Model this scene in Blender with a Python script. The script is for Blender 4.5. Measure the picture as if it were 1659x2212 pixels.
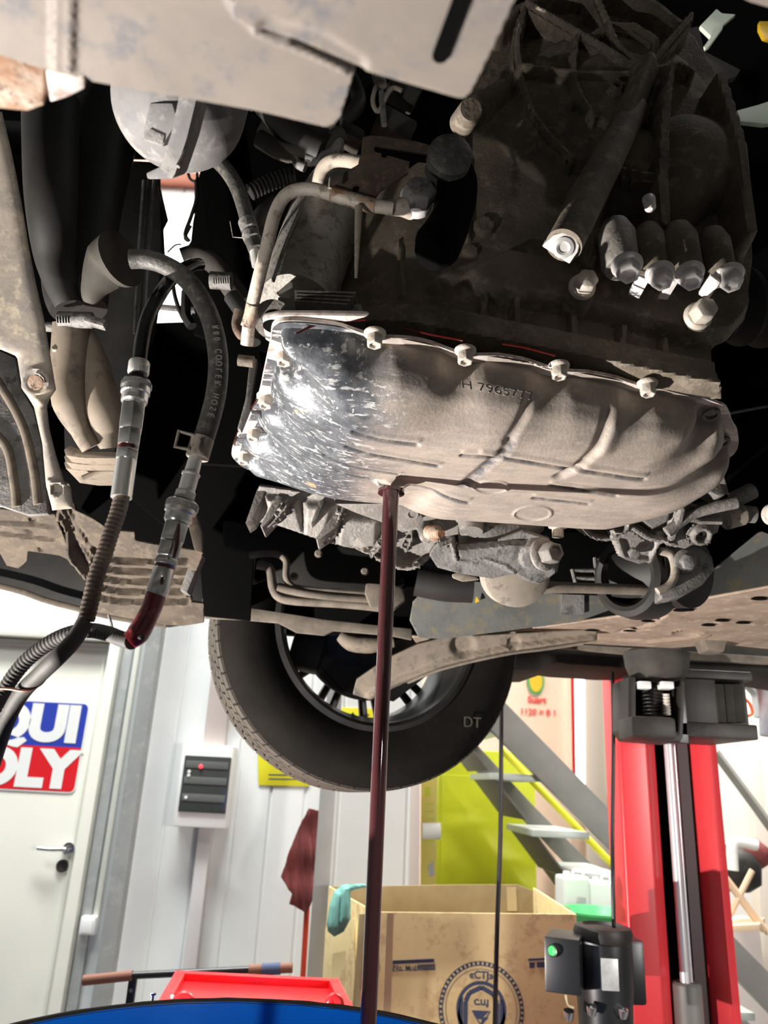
import bpy, bmesh, math, random
import numpy as np
from math import sin, cos, pi, radians, atan2, sqrt
from mathutils import Vector, Matrix

random.seed(7)
for o in list(bpy.data.objects):
    bpy.data.objects.remove(o)
C = bpy.context.scene.collection

# ------------------------------------------------------------------ camera
FOC = 1662.0; PITCH = radians(19.5); ROLL = radians(2.93); CH = 1.42
CF = Vector((0, cos(PITCH), sin(PITCH)))
_U0 = Vector((0, -sin(PITCH), cos(PITCH))); _R0 = Vector((1, 0, 0))
CR = _R0 * cos(ROLL) + _U0 * sin(ROLL)
CU = _U0 * cos(ROLL) - _R0 * sin(ROLL)
cam_data = bpy.data.cameras.new('camera')
cam = bpy.data.objects.new('camera', cam_data); C.objects.link(cam)
cam.matrix_world = Matrix(((CR.x, CU.x, -CF.x, 0), (CR.y, CU.y, -CF.y, 0), (CR.z, CU.z, -CF.z, CH), (0, 0, 0, 1)))
cam_data.sensor_fit = 'VERTICAL'; cam_data.sensor_height = 36.0
cam_data.lens = 36.0 * FOC / 2212.0
cam_data.clip_start = 0.01
cam_data.dof.use_dof = True; cam_data.dof.focus_distance = 0.85; cam_data.dof.aperture_fstop = 8.5
bpy.context.scene.camera = cam

# ------------------------------------------------------------------ world and lights
sc = bpy.context.scene
sc.view_settings.view_transform = 'Standard'; sc.view_settings.look = 'None'
sc.view_settings.gamma = 1.0; sc.view_settings.use_curve_mapping = False
sc.view_settings.exposure = 0.0
w = bpy.data.worlds.new('world'); sc.world = w; w.use_nodes = True
w.node_tree.nodes['Background'].inputs[0].default_value = (0.9, 0.95, 1.0, 1)
w.node_tree.nodes['Background'].inputs[1].default_value = 0.03

def area(name, loc, target, size, power, col=(1, 1, 1), sy=None):
    l = bpy.data.lights.new(name, 'AREA'); l.energy = power; l.color = col
    l.size = size
    if sy: l.shape = 'RECTANGLE'; l.size_y = sy
    o = bpy.data.objects.new(name, l); C.objects.link(o); o.location = loc
    o.rotation_euler = (Vector(target) - Vector(loc)).to_track_quat('-Z', 'Y').to_euler()
    return o
def spot(name, loc, target, ang, power, col=(1, 1, 1), r=0.02, blend=0.5):
    l = bpy.data.lights.new(name, 'SPOT'); l.energy = power; l.color = col
    l.spot_size = radians(ang); l.spot_blend = blend; l.shadow_soft_size = r
    o = bpy.data.objects.new(name, l); C.objects.link(o); o.location = loc
    o.rotation_euler = (Vector(target) - Vector(loc)).to_track_quat('-Z', 'Y').to_euler()
    return o
# ceiling tubes of the workshop
area('ceiling_lamp', (-1.3, 2.3, 5.4), (-1.0, 3.3, 0), 2.6, 430, (0.97, 1.0, 0.98), 0.7)
area('ceiling_lamp', (2.6, 4.9, 5.4), (2.2, 5.4, 0), 2.4, 560, (1.0, 0.97, 0.92), 0.8)
area('ceiling_lamp', (0.6, -1.7, 5.4), (0.4, 1.5, 0), 2.4, 10, (1.0, 0.98, 0.95), 0.8)
area('ceiling_lamp', (-2.8, 0.4, 5.4), (-1.5, 3.4, 1.0), 2.0, 190, (0.97, 1.0, 0.98), 0.8)
area('ceiling_lamp', (3.4, 0.4, 5.4), (1.6, 3.0, 1.0), 2.0, 150, (1.0, 0.98, 0.95), 0.8)
# the mechanic's work lamp, low on the left of the drum, aimed up at the pan
spot('work_lamp', (-1.25, 0.78, 0.74), (0.10, 0.80, 1.85), 110, 330, (1.0, 0.94, 0.88), 0.012, 0.6)
# added fill spot from behind on the right, brightening the lift and the boxes
spot('lift_fill', (2.9, -1.6, 1.5), (1.15, 2.4, 1.0), 42, 380, (1.0, 0.97, 0.93), 0.25, 0.6)
spot('drum_fill', (0.55, -0.25, 1.62), (-0.12, 1.0, 1.12), 24, 26, (1.0, 0.98, 0.95), 0.03, 0.5)  # added fill light for the inside of the drum
pl_ = bpy.data.lights.new('corner_fill', 'POINT'); pl_.energy = 2.0; pl_.shadow_soft_size = 0.05
po_ = bpy.data.objects.new('corner_fill', pl_); C.objects.link(po_); po_.location = (0.62, 0.55, 2.85)  # added fill for the pale pieces high in the engine bay
spot('left_fill', (-0.66, 0.10, 1.05), (-0.40, 0.60, 1.88), 46, 20, (1.0, 0.95, 0.9), 0.012, 0.5)  # added fill for the rail, hoses and pipes on the left

# ------------------------------------------------------------------ pixel rays to world points
def ray(px, py): return CF + CR * ((px - 829.5) / FOC) - CU * ((py - 1106) / FOC)
CO = Vector((0, 0, CH))
def at(px, py, Y):
    v = ray(px, py); return CO + v * (Y / v.y)
def atz(px, py, Z):
    v = ray(px, py); return CO + v * ((Z - CH) / v.z)
def on(px, py, p0, n):
    v = ray(px, py); n = Vector(n); return CO + v * ((Vector(p0) - CO).dot(n) / v.dot(n))

# ------------------------------------------------------------------ materials
def mat(name, col, rough=0.6, metal=0.0, col2=None, col3=None, scale=20, bump=0.0, bscale=None, spec=0.5, emit=None, estr=1.0, stretch=None, lo=0.4, hi=0.62, alpha=None, trans=None, coat=None, wave=None):
    m = bpy.data.materials.new(name); m.use_nodes = True
    nt = m.node_tree; b = nt.nodes['Principled BSDF']
    b.inputs['Roughness'].default_value = rough; b.inputs['Metallic'].default_value = metal
    b.inputs['Specular IOR Level'].default_value = spec
    b.inputs['Base Color'].default_value = (*col, 1)
    if coat: b.inputs['Coat Weight'].default_value = coat
    if trans: b.inputs['Transmission Weight'].default_value = trans
    tc = nt.nodes.new('ShaderNodeTexCoord'); mp = nt.nodes.new('ShaderNodeMapping')
    nt.links.new(tc.outputs['Object'], mp.inputs[0])
    if stretch: mp.inputs['Scale'].default_value = stretch
    if col2:
        n = nt.nodes.new('ShaderNodeTexNoise'); n.inputs['Scale'].default_value = scale; n.inputs['Detail'].default_value = 8; n.inputs['Roughness'].default_value = 0.62
        nt.links.new(mp.outputs[0], n.inputs['Vector'])
        r = nt.nodes.new('ShaderNodeValToRGB'); r.color_ramp.elements[0].position = lo; r.color_ramp.elements[0].color = (*col, 1)
        r.color_ramp.elements[1].position = hi; r.color_ramp.elements[1].color = (*col2, 1)
        nt.links.new(n.outputs['Fac'], r.inputs[0]); out = r.outputs[0]
        if col3:
            n2 = nt.nodes.new('ShaderNodeTexNoise'); n2.inputs['Scale'].default_value = scale * 2.7; n2.inputs['Detail'].default_value = 10; n2.inputs['Roughness'].default_value = 0.7
            nt.links.new(mp.outputs[0], n2.inputs['Vector'])
            r2 = nt.nodes.new('ShaderNodeValToRGB'); r2.color_ramp.elements[0].position = 0.52; r2.color_ramp.elements[1].position = 0.63
            nt.links.new(n2.outputs['Fac'], r2.inputs[0])
            mx = nt.nodes.new('ShaderNodeMixRGB'); nt.links.new(r2.outputs[0], mx.inputs[0]); nt.links.new(out, mx.inputs[1]); mx.inputs[2].default_value = (*col3, 1)
            out = mx.outputs[0]
        nt.links.new(out, b.inputs['Base Color'])
    if bump:
        nb = nt.nodes.new('ShaderNodeTexNoise'); nb.inputs['Scale'].default_value = bscale or scale * 4; nb.inputs['Detail'].default_value = 6
        nt.links.new(mp.outputs[0], nb.inputs['Vector'])
        bp = nt.nodes.new('ShaderNodeBump'); bp.inputs['Strength'].default_value = bump; bp.inputs['Distance'].default_value = 0.002
        nt.links.new(nb.outputs['Fac'], bp.inputs['Height']); nt.links.new(bp.outputs[0], b.inputs['Normal'])
    if emit:
        b.inputs['Emission Color'].default_value = (*emit, 1); b.inputs['Emission Strength'].default_value = estr
    return m
M = {}
M['dust'] = mat('dusty_steel', (0.33, 0.285, 0.235), 0.8, 0.1, (0.43, 0.37, 0.30), (0.20, 0.175, 0.15), 14, 0.3)
M['skid'] = mat('skid_sheet', (0.225, 0.195, 0.172), 0.65, 0.1, (0.285, 0.245, 0.21), (0.165, 0.158, 0.165), 14, 0.15, 60)
M['rail'] = mat('painted_rail', (0.34, 0.29, 0.235), 0.75, 0.05, (0.20, 0.18, 0.165), (0.45, 0.385, 0.29), 22, 0.3, 80)
M['stamp'] = mat('stamped_panel', (0.16, 0.13, 0.10), 0.75, 0.0, (0.22, 0.175, 0.13), (0.10, 0.085, 0.07), 12, 0.2)
M['lip'] = mat('dusty_lip', (0.20, 0.165, 0.13), 0.85, 0.0, (0.13, 0.108, 0.085), None, 25, 0.3)
M['case'] = mat('cast_case', (0.21, 0.172, 0.13), 0.75, 0.1, (0.13, 0.107, 0.08), (0.28, 0.235, 0.18), 16, 0.5, 220)
M['caselit'] = mat('cast_case_lit', (0.34, 0.32, 0.29), 0.6, 0.3, (0.26, 0.24, 0.21), (0.16, 0.14, 0.12), 26, 0.4, 260)  # lighter copy of the case metal, light put into the colour
M['cast'] = mat('cast_aluminium', (0.30, 0.275, 0.255), 0.65, 0.25, (0.21, 0.195, 0.18), (0.38, 0.35, 0.32), 20, 0.5, 260)
M['castd'] = mat('cast_dark', (0.16, 0.15, 0.14), 0.7, 0.2, (0.26, 0.25, 0.24), (0.09, 0.085, 0.08), 18, 0.5, 240)
M['gasket'] = mat('flange_alloy', (0.72, 0.66, 0.61), 0.5, 0.1, (0.60, 0.52, 0.47), (0.42, 0.27, 0.24), 30, 0.3)
M['bolt'] = mat('dusty_bolt', (0.66, 0.60, 0.52), 0.6, 0.2, (0.54, 0.48, 0.41), None, 60, 0.3, 300)
M['boltbright'] = mat('lit_bolt', (0.86, 0.82, 0.80), 0.45, 0.2, (0.76, 0.71, 0.69), None, 60, 0.2)  # bolt metal whitened for faces the lamp strikes
M['pipe'] = mat('oxidised_pipe', (0.66, 0.59, 0.51), 0.6, 0.1, (0.55, 0.48, 0.40), (0.33, 0.24, 0.17), 40, 0.3, 200)
M['rust'] = mat('rusty_steel', (0.34, 0.17, 0.09), 0.85, 0.1, (0.52, 0.44, 0.36), (0.16, 0.09, 0.06), 50, 0.4, 250)
M['rustdark'] = mat('dark_rusty_plate', (0.12, 0.09, 0.065), 0.8, 0.1, (0.07, 0.055, 0.045), (0.2, 0.12, 0.08), 30, 0.4)
M['rubber'] = mat('hose_rubber', (0.055, 0.052, 0.05), 0.55, 0, (0.09, 0.085, 0.075), (0.16, 0.145, 0.12), 60, 0.4, 300)
M['shiny'] = mat('wet_black_rubber', (0.01, 0.01, 0.01), 0.16, 0, None, None, 20, 0.15, 60)
M['black'] = mat('black_plastic', (0.010, 0.0095, 0.009), 0.6, 0, (0.02, 0.018, 0.016), None, 12, 0.2)
M['dustblack'] = mat('dusty_black_plastic', (0.028, 0.025, 0.021), 0.8, 0, (0.06, 0.053, 0.043), None, 9, 0.2)
M['void'] = mat('shade_black', (0.003, 0.003, 0.003), 0.95, 0, spec=0.05)  # near-black for shaded holes and the unlit bay; also the black connector
M['lipd'] = mat('brown_stamping', (0.095, 0.072, 0.05), 0.85, 0.0, (0.058, 0.045, 0.033), (0.12, 0.094, 0.065), 22, 0.3)
M['greyplast'] = mat('grey_dusty_plastic', (0.235, 0.225, 0.22), 0.75, 0, (0.17, 0.165, 0.165), (0.31, 0.29, 0.275), 16, 0.3)
M['chrome'] = mat('plated_steel', (0.88, 0.87, 0.85), 0.22, 0.82, (0.70, 0.69, 0.67), None, 40, 0.1, 120)
M['ferrule'] = mat('zinc_ferrule', (0.9, 0.89, 0.84), 0.22, 0.82, None, None, 30)
M['alu'] = mat('aluminium_tube', (0.78, 0.77, 0.75), 0.36, 0.5, (0.68, 0.67, 0.64), None, 60, 0.1)
M['corr'] = mat('corrugated_hose', (0.07, 0.048, 0.038), 0.6, 0.0, (0.12, 0.09, 0.07), None, 50, 0.1)
M['corrgrey'] = mat('grey_hose', (0.05, 0.046, 0.041), 0.7, 0.0, (0.075, 0.067, 0.058), None, 40, 0.1)
M['redhose'] = mat('red_fluid_sleeve', (0.23, 0.012, 0.016), 0.18, 0, (0.14, 0.012, 0.015), (0.32, 0.06, 0.06), 40, 0.3, 120, coat=0.8)
M['redfilm'] = mat('red_fluid', (0.07, 0.008, 0.006), 0.12, 0, None, None, coat=1.0)
M['copper'] = mat('copper_wire', (0.30, 0.12, 0.07), 0.4, 0.6)
M['subgrey'] = mat('subframe_paint', (0.15, 0.153, 0.142), 0.7, 0.1, (0.11, 0.113, 0.105), (0.20, 0.165, 0.11), 12, 0.25, 90)
M['subdust'] = mat('subframe_dust', (0.36, 0.27, 0.205), 0.85, 0, (0.26, 0.19, 0.14), (0.44, 0.35, 0.27), 12, 0.3, 90)
M['tyre'] = mat('tyre_rubber', (0.012, 0.011, 0.010), 0.85, 0, (0.017, 0.015, 0.013), None, 10, 0.2, 90, spec=0.04)
M['tread'] = mat('dusty_tread', (0.085, 0.072, 0.056), 0.85, 0, (0.06, 0.05, 0.04), None, 25, 0.3, 120)
M['rim'] = mat('rim_inside', (0.03, 0.029, 0.028), 0.35, 0.4, (0.05, 0.047, 0.044), None, 8, 0.1)
M['oil'] = mat('old_fluid', (0.075, 0.022, 0.024), 0.06, 0, None, None, coat=1.0)
M['wall'] = mat('white_wall_panel', (0.78, 0.80, 0.79), 0.45, 0, (0.74, 0.76, 0.755), None, 3)
M['ceil'] = mat('ceiling_sheet', (0.7, 0.7, 0.68), 0.7)
M['beam'] = mat('red_oxide_beam', (0.40, 0.13, 0.08), 0.6)
M['darkwall'] = mat('dark_rear_wall', (0.10, 0.10, 0.10), 0.7)
M['floor'] = mat('concrete_floor', (0.11, 0.11, 0.105), 0.5, 0, (0.085, 0.085, 0.083), None, 2, 0.2)
M['door'] = mat('cream_door', (0.80, 0.79, 0.70), 0.4, 0, (0.78, 0.77, 0.69), None, 2)
M['galv'] = mat('galvanised_steel', (0.40, 0.41, 0.40), 0.5, 0.2, (0.34, 0.35, 0.345), (0.46, 0.46, 0.45), 6)
M['galvl'] = mat('light_galvanised_steel', (0.47, 0.49, 0.48), 0.5, 0.2, (0.42, 0.44, 0.43), None, 5)
M['duct'] = mat('white_duct', (0.60, 0.57, 0.57), 0.5)
M['white'] = mat('white_plastic', (0.8, 0.79, 0.77), 0.35)
M['pink'] = mat('pinkish_trim', (0.62, 0.54, 0.51), 0.6)
M['smoke'] = mat('smoked_cover', (0.055, 0.06, 0.058), 0.15)
M['smoke2'] = mat('breaker_row', (0.12, 0.125, 0.12), 0.4)
M['led'] = mat('red_led', (0.8, 0.02, 0.02), 0.4, emit=(1, 0.03, 0.04), estr=4)
M['green'] = mat('green_button', (0.03, 0.7, 0.1), 0.4, emit=(0.05, 0.8, 0.12), estr=0.5)
M['yellow'] = mat('yellow_sign', (0.72, 0.66, 0.02), 0.5)
M['yellow2'] = mat('yellow_locker', (0.54, 0.58, 0.01), 0.45, 0, (0.48, 0.52, 0.01), None, 3)
M['yellow3'] = mat('yellow_poster', (0.66, 0.56, 0.12), 0.5, 0, (0.6, 0.5, 0.1), None, 6)
M['peach'] = mat('peach_wall', (0.86, 0.66, 0.52), 0.7, 0, (0.82, 0.62, 0.48), None, 2)
M['cream'] = mat('cream_trim', (0.78, 0.70, 0.62), 0.5)
M['blue'] = mat('sign_blue', (0.025, 0.05, 0.38), 0.4)
M['red'] = mat('sign_red', (0.66, 0.012, 0.02), 0.4)
M['letter'] = mat('sign_white', (0.82, 0.82, 0.80), 0.4)
M['cloth'] = mat('dark_red_cloth', (0.21, 0.045, 0.042), 0.9, 0, (0.15, 0.03, 0.03), None, 14, 0.3)
M['redpole'] = mat('red_pole', (0.5, 0.045, 0.02), 0.4)
M['teal'] = mat('teal_cloth', (0.17, 0.43, 0.37), 0.9, 0, (0.21, 0.5, 0.43), None, 20, 0.3)
M['card'] = mat('cardboard', (0.72, 0.57, 0.28), 0.85, 0, (0.75, 0.60, 0.31), (0.55, 0.38, 0.20), 5)
M['cardin'] = mat('cardboard_inside', (0.36, 0.28, 0.15), 0.9, 0, (0.30, 0.225, 0.12), None, 6)
M['tape'] = mat('parcel_tape', (0.60, 0.50, 0.30), 0.35)
M['ink'] = mat('blue_ink', (0.06, 0.085, 0.16), 0.8)
M['redplast'] = mat('red_plastic', (0.78, 0.018, 0.022), 0.3, 0, None, None, spec=0.5)
M['bluep'] = mat('blue_drum_paint', (0.004, 0.19, 0.85), 0.3, 0, (0.004, 0.23, 0.95), None, 9, 0.2, 60)
M['brown'] = mat('brown_grip', (0.22, 0.09, 0.055), 0.7)
M['blackm'] = mat('black_painted_metal', (0.015, 0.015, 0.016), 0.35, 0.0)
M['darkm'] = mat('dark_steel', (0.022, 0.018, 0.016), 0.5, 0.3, (0.035, 0.029, 0.025), None, 15, 0.2)
M['liftred'] = mat('lift_red_paint', (0.80, 0.05, 0.06), 0.35, 0, (0.76, 0.045, 0.055), None, 3)
M['maroon'] = mat('grimy_shaded_channel', (0.045, 0.012, 0.013), 0.5)  # grime and the channel's shade, both put into the colour
M['silver'] = mat('silver_rod', (0.75, 0.74, 0.76), 0.18, 1.0)
M['rod'] = mat('polished_rod', (0.82, 0.81, 0.83), 0.25, 0.35)
M['label'] = mat('rating_plate', (0.45, 0.45, 0.45), 0.4, 0.3, (0.55, 0.55, 0.55), None, 60)
M['stair'] = mat('grey_stair_paint', (0.22, 0.215, 0.20), 0.5, 0.1, (0.19, 0.185, 0.17), None, 4)
M['stairedge'] = mat('stair_edge', (0.42, 0.45, 0.42), 0.4, 0.2)
M['stairback'] = mat('stair_tread_underside', (0.11, 0.095, 0.085), 0.6)
M['jug'] = mat('translucent_canister', (0.72, 0.74, 0.70), 0.4, 0)
M['greenp'] = mat('green_plastic', (0.05, 0.40, 0.12), 0.4)
M['orange'] = mat('orange_cord', (0.9, 0.18, 0.03), 0.5)
M['bluegrey'] = mat('blue_grey_machine', (0.30, 0.36, 0.40), 0.5, 0, (0.5, 0.53, 0.54), None, 12)
M['palegreen'] = mat('pale_highlight', (0.80, 0.88, 0.72), 0.5)
M['capyellow'] = mat('yellow_cap', (0.8, 0.5, 0.02), 0.4)
M['wood'] = mat('pale_wood', (0.62, 0.45, 0.30), 0.6)
M['lightwall'] = mat('light_grey_wall', (0.72, 0.67, 0.63), 0.6, 0, (0.68, 0.64, 0.6), None, 2)
M['backlit'] = mat('window_daylight', (0.9, 0.95, 0.92), 0.4, emit=(0.95, 1.0, 0.97), estr=1.6)
M['print'] = mat('hose_print', (0.42, 0.40, 0.36), 0.7)

# oil pan: pale beige dust to the right, bluish scratched grey on the left end, oil at the drain
def pan_material():
    m = mat('oil_pan_alloy', (0.43, 0.37, 0.325), 0.55, 0.25)
    nt = m.node_tree; b = nt.nodes['Principled BSDF']; L = nt.links.new
    def nd(t, **k):
        n = nt.nodes.new(t)
        for a, v in k.items(): setattr(n, a, v)
        return n
    geo = nd('ShaderNodeNewGeometry')
    def noise(sc_, det=8, st=(1, 1, 1), rot=0, rgh=0.6):
        mp = nd('ShaderNodeMapping'); mp.inputs['Scale'].default_value = st; mp.inputs['Rotation'].default_value = (0, 0, rot)
        L(geo.outputs['Position'], mp.inputs[0])
        n = nd('ShaderNodeTexNoise'); n.inputs['Scale'].default_value = sc_; n.inputs['Detail'].default_value = det; n.inputs['Roughness'].default_value = rgh
        L(mp.outputs[0], n.inputs['Vector']); return n.outputs['Fac']
    def ramp(src, a, b_, ca=(0, 0, 0, 1), cb=(1, 1, 1, 1)):
        r = nd('ShaderNodeValToRGB'); r.color_ramp.elements[0].position = a; r.color_ramp.elements[1].position = b_
        r.color_ramp.elements[0].color = ca; r.color_ramp.elements[1].color = cb; L(src, r.inputs[0]); return r.outputs[0]
    def mix(f, a, b_, mode='MIX'):
        x = nd('ShaderNodeMixRGB'); x.blend_type = mode
        for i, s in ((0, f), (1, a), (2, b_)):
            if isinstance(s, (tuple, float)): x.inputs[i].default_value = s
            else: L(s, x.inputs[i])
        return x.outputs[0]
    dust = mix(ramp(noise(30), .38, .62), (0.47, 0.395, 0.335, 1), (0.37, 0.32, 0.285, 1))
    dust = mix(ramp(noise(70, 10, (0.45, 1.8, 1), 0.3, 0.7), .48, .68), dust, (0.54, 0.465, 0.395, 1))
    grey = mix(ramp(noise(45), .4, .6), (0.085, 0.093, 0.105, 1), (0.155, 0.163, 0.178, 1))
    grey = mix(ramp(noise(85, 12, (0.6, 2.0, 1), -0.75, 0.7), .55, .60), grey, (0.58, 0.58, 0.57, 1))
    grey = mix(ramp(noise(160, 4), .64, .67), grey, (0.75, 0.74, 0.70, 1))
    grey = mix(ramp(noise(38, 6), .66, .69), grey, (0.50, 0.36, 0.2, 1))
    sep = nd('ShaderNodeSeparateXYZ'); L(geo.outputs['Position'], sep.inputs[0])
    wob = nd('ShaderNodeMath', operation='MULTIPLY_ADD'); L(noise(25, 6), wob.inputs[0]); wob.inputs[1].default_value = 0.09
    L(sep.outputs['X'], wob.inputs[2])
    wy = nd('ShaderNodeMath', operation='MULTIPLY_ADD'); L(sep.outputs['Y'], wy.inputs[0]); wy.inputs[1].default_value = 0.10; L(wob.outputs[0], wy.inputs[2])
    mr = nd('ShaderNodeMapRange'); L(wy.outputs[0], mr.inputs[0]); mr.inputs[1].default_value = 0.080; mr.inputs[2].default_value = 0.135
    c = mix(mr.outputs[0], grey, dust)
    at_ = nd('ShaderNodeAttribute'); at_.attribute_name = 'wear'
    wm = nd('ShaderNodeMath', operation='MULTIPLY'); L(at_.outputs['Fac'], wm.inputs[0]); L(ramp(noise(70, 8), .36, .56), wm.inputs[1])
    c = mix(wm.outputs[0], c, (0.12, 0.125, 0.14, 1))
    L(c, b.inputs['Base Color'])
    rr = nd('ShaderNodeMapRange'); L(mr.outputs[0], rr.inputs[0]); rr.inputs[3].default_value = 0.36; rr.inputs[4].default_value = 0.62
    L(rr.outputs[0], b.inputs['Roughness'])
    bp = nd('ShaderNodeBump'); bp.inputs['Strength'].default_value = 0.35; bp.inputs['Distance'].default_value = 0.0015
    L(noise(260, 6), bp.inputs['Height']); L(bp.outputs[0], b.inputs['Normal'])
    return m
M['pan'] = pan_material()

# ------------------------------------------------------------------ mesh helpers
ORG = {}
def worg(o): return ORG.get(o.name, Vector((0, 0, 0)))
def link_mesh(name, verts, faces, m, parent=None, smooth=False, bevel=0.0, origin=None, solid=0.0, sub=0, segs=2, recalc=True):
    verts = [Vector(v) for v in verts]
    if origin is None:
        mn = Vector([min(v[i] for v in verts) for i in range(3)]); mx = Vector([max(v[i] for v in verts) for i in range(3)])
        origin = (mn + mx) / 2
        if parent is None: origin.z = mn.z
    me = bpy.data.meshes.new(name)
    me.from_pydata([tuple(v - origin) for v in verts], [], faces)
    bm = bmesh.new(); bm.from_mesh(me); bmesh.ops.remove_doubles(bm, verts=bm.verts, dist=1e-6)
    if recalc: bmesh.ops.recalc_face_normals(bm, faces=bm.faces)
    if bevel:
        ed = [e for e in bm.edges if len(e.link_faces) == 2 and e.calc_face_angle(0) > 0.5]
        try: bmesh.ops.bevel(bm, geom=ed, offset=bevel, segments=segs, affect='EDGES', profile=0.6, clamp_overlap=True)
        except Exception: pass
    bm.to_mesh(me); bm.free()
    me.update(); me.materials.append(M[m] if isinstance(m, str) else m)
    if smooth:
        for p in me.polygons: p.use_smooth = True
    o = bpy.data.objects.new(name, me); C.objects.link(o)
    if smooth == 'auto' or bevel:
        for p in me.polygons: p.use_smooth = True
        try: me.set_sharp_from_angle(angle=radians(38))
        except Exception: pass
    ORG[o.name] = origin.copy()
    if parent is not None:
        o.parent = parent; o.location = origin - worg(parent)
    else: o.location = origin
    if solid:
        s = o.modifiers.new('Solidify', 'SOLIDIFY'); s.thickness = solid; s.offset = 0
    if sub:
        s = o.modifiers.new('Subdivision', 'SUBSURF'); s.levels = sub; s.render_levels = sub
    return o
def thing(name, loc, label, cat, group=None):
    o = bpy.data.objects.new(name, None); C.objects.link(o); o.location = loc; ORG[o.name] = Vector(loc)
    o.empty_display_size = 0.05
    return tag(o, label, cat, group)
def tag(o, label, cat=None, group=None):
    o['label'] = label
    if cat: o['category'] = cat
    if group: o['group'] = group
    return o
def struct(o): o['kind'] = 'structure'; return o
def slab(name, pts, ext, m, parent=None, bevel=0.002, **k):
    """solid from a polygon of world points pushed along the vector ext"""
    n = len(pts); ext = Vector(ext); pts = [Vector(p) for p in pts]
    v = pts + [p + ext for p in pts]
    f = [list(range(n)), list(range(2 * n - 1, n - 1, -1))] + [[i, (i + 1) % n, n + (i + 1) % n, n + i] for i in range(n)]
    return link_mesh(name, v, f, m, parent, bevel=bevel, **k)
def slabY(name, px, Y, t, m, parent=None, **k): return slab(name, [at(x, y, Y) for x, y in px], (0, t, 0), m, parent, **k)
def slabZ(name, px, Z, t, m, parent=None, **k): return slab(name, [atz(x, y, Z) for x, y in px], (0, 0, t), m, parent, **k)
def boxv(c, s, rz=0, rx=0, ry=0):
    c = Vector(c); R = Matrix.Rotation(rz, 3, 'Z') @ Matrix.Rotation(ry, 3, 'Y') @ Matrix.Rotation(rx, 3, 'X')
    v = [c + R @ Vector((x * s[0] / 2, y * s[1] / 2, z * s[2] / 2)) for z in (-1, 1) for y in (-1, 1) for x in (-1, 1)]
    f = [[0, 2, 3, 1], [4, 5, 7, 6], [0, 1, 5, 4], [2, 6, 7, 3], [0, 4, 6, 2], [1, 3, 7, 5]]
    return v, f
def box(name, c, s, m, parent=None, rz=0, rx=0, ry=0, bevel=0.003, **k):
    v, f = boxv(c, s, rz, rx, ry); return link_mesh(name, v, f, m, parent, bevel=bevel, **k)
def join(parts):
    V = []; Fc = []
    for v, f in parts:
        b = len(V); V += list(v); Fc += [[i + b for i in q] for q in f]
    return V, Fc
def frame(d):
    d = Vector(d).normalized(); a = Vector((0, 0, 1)) if abs(d.z) < 0.9 else Vector((1, 0, 0))
    x = d.cross(a).normalized(); y = d.cross(x).normalized(); return x, y, d
def lathe(p0, d, prof, seg=32, hexes=False, sweep=2 * pi, start=0, sx=1.0):
    """prof: (distance along d, radius)"""
    x, y, d = frame(d); p0 = Vector(p0); V = []; Fc = []
    full = sweep > 2 * pi - 1e-3; n = seg if full else seg + 1
    for (t, r) in prof:
        for i in range(n):
            a = start + sweep * i / seg
            V.append(p0 + d * t + (x * cos(a) * sx + y * sin(a)) * r)
    for k in range(len(prof) - 1):
        for i in range(seg):
            j = (i + 1) % n
            Fc.append([k * n + i, k * n + j, (k + 1) * n + j, (k + 1) * n + i])
    if full and tuple(prof[0]) != tuple(prof[-1]):
        if prof[0][1] > 1e-6: Fc.append(list(range(n))[::-1])
        if prof[-1][1] > 1e-6: Fc.append([(len(prof) - 1) * n + i for i in range(n)])
    return V, Fc
def turned(name, p0, d, prof, m, parent=None, seg=32, smooth='auto', **k):
    v, f = lathe(p0, d, prof, seg); return link_mesh(name, v, f, m, parent, smooth=smooth, **k)
def crom(P, n=8, closed=False):
    P = [Vector(p) for p in P]; out = []
    N = len(P)
    rng = range(N) if closed else range(N - 1)
    for i in rng:
        if closed: a, b, c, d = P[(i - 1) % N], P[i], P[(i + 1) % N], P[(i + 2) % N]
        else: a, b, c, d = P[max(i - 1, 0)], P[i], P[i + 1], P[min(i + 2, N - 1)]
        for k in range(n):
            t = k / n
            out.append(0.5 * ((2 * b) + (c - a) * t + (2 * a - 5 * b + 4 * c - d) * t * t + (3 * b - a - 3 * c + d) * t ** 3))
    if not closed: out.append(P[-1])
    return out
def tubev(P, r, seg=14, cap=True, flat=1.0, updir=None):
    """r number or list along the path"""
    n = len(P); R = [r] * n if not hasattr(r, '__len__') else [np.interp(i / (n - 1), np.linspace(0, 1, len(r)), r) for i in range(n)]
    T = [(P[min(i + 1, n - 1)] - P[max(i - 1, 0)]).normalized() for i in range(n)]
    u = updir or frame(T[0])[0]; u = Vector(u); V = []; Fc = []
    for i in range(n):
        u = (u - T[i] * u.dot(T[i])).normalized(); v = T[i].cross(u)
        for k in range(seg):
            a = 2 * pi * k / seg; V.append(P[i] + (u * cos(a) * flat + v * sin(a)) * R[i])
    for i in range(n - 1):
        for k in range(seg):
            j = (k + 1) % seg; Fc.append([i * seg + k, i * seg + j, (i + 1) * seg + j, (i + 1) * seg + k])
    if cap: Fc += [list(range(seg))[::-1], [(n - 1) * seg + k for k in range(seg)]]
    return V, Fc
def tube(name, pts, r, m, parent=None, seg=14, n=8, flat=1.0, updir=None, straight=False, **k):
    P = [Vector(p) for p in pts] if straight else crom(pts, n)
    v, f = tubev(P, r, seg, True, flat, updir); return link_mesh(name, v, f, m, parent, smooth='auto', **k)
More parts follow.
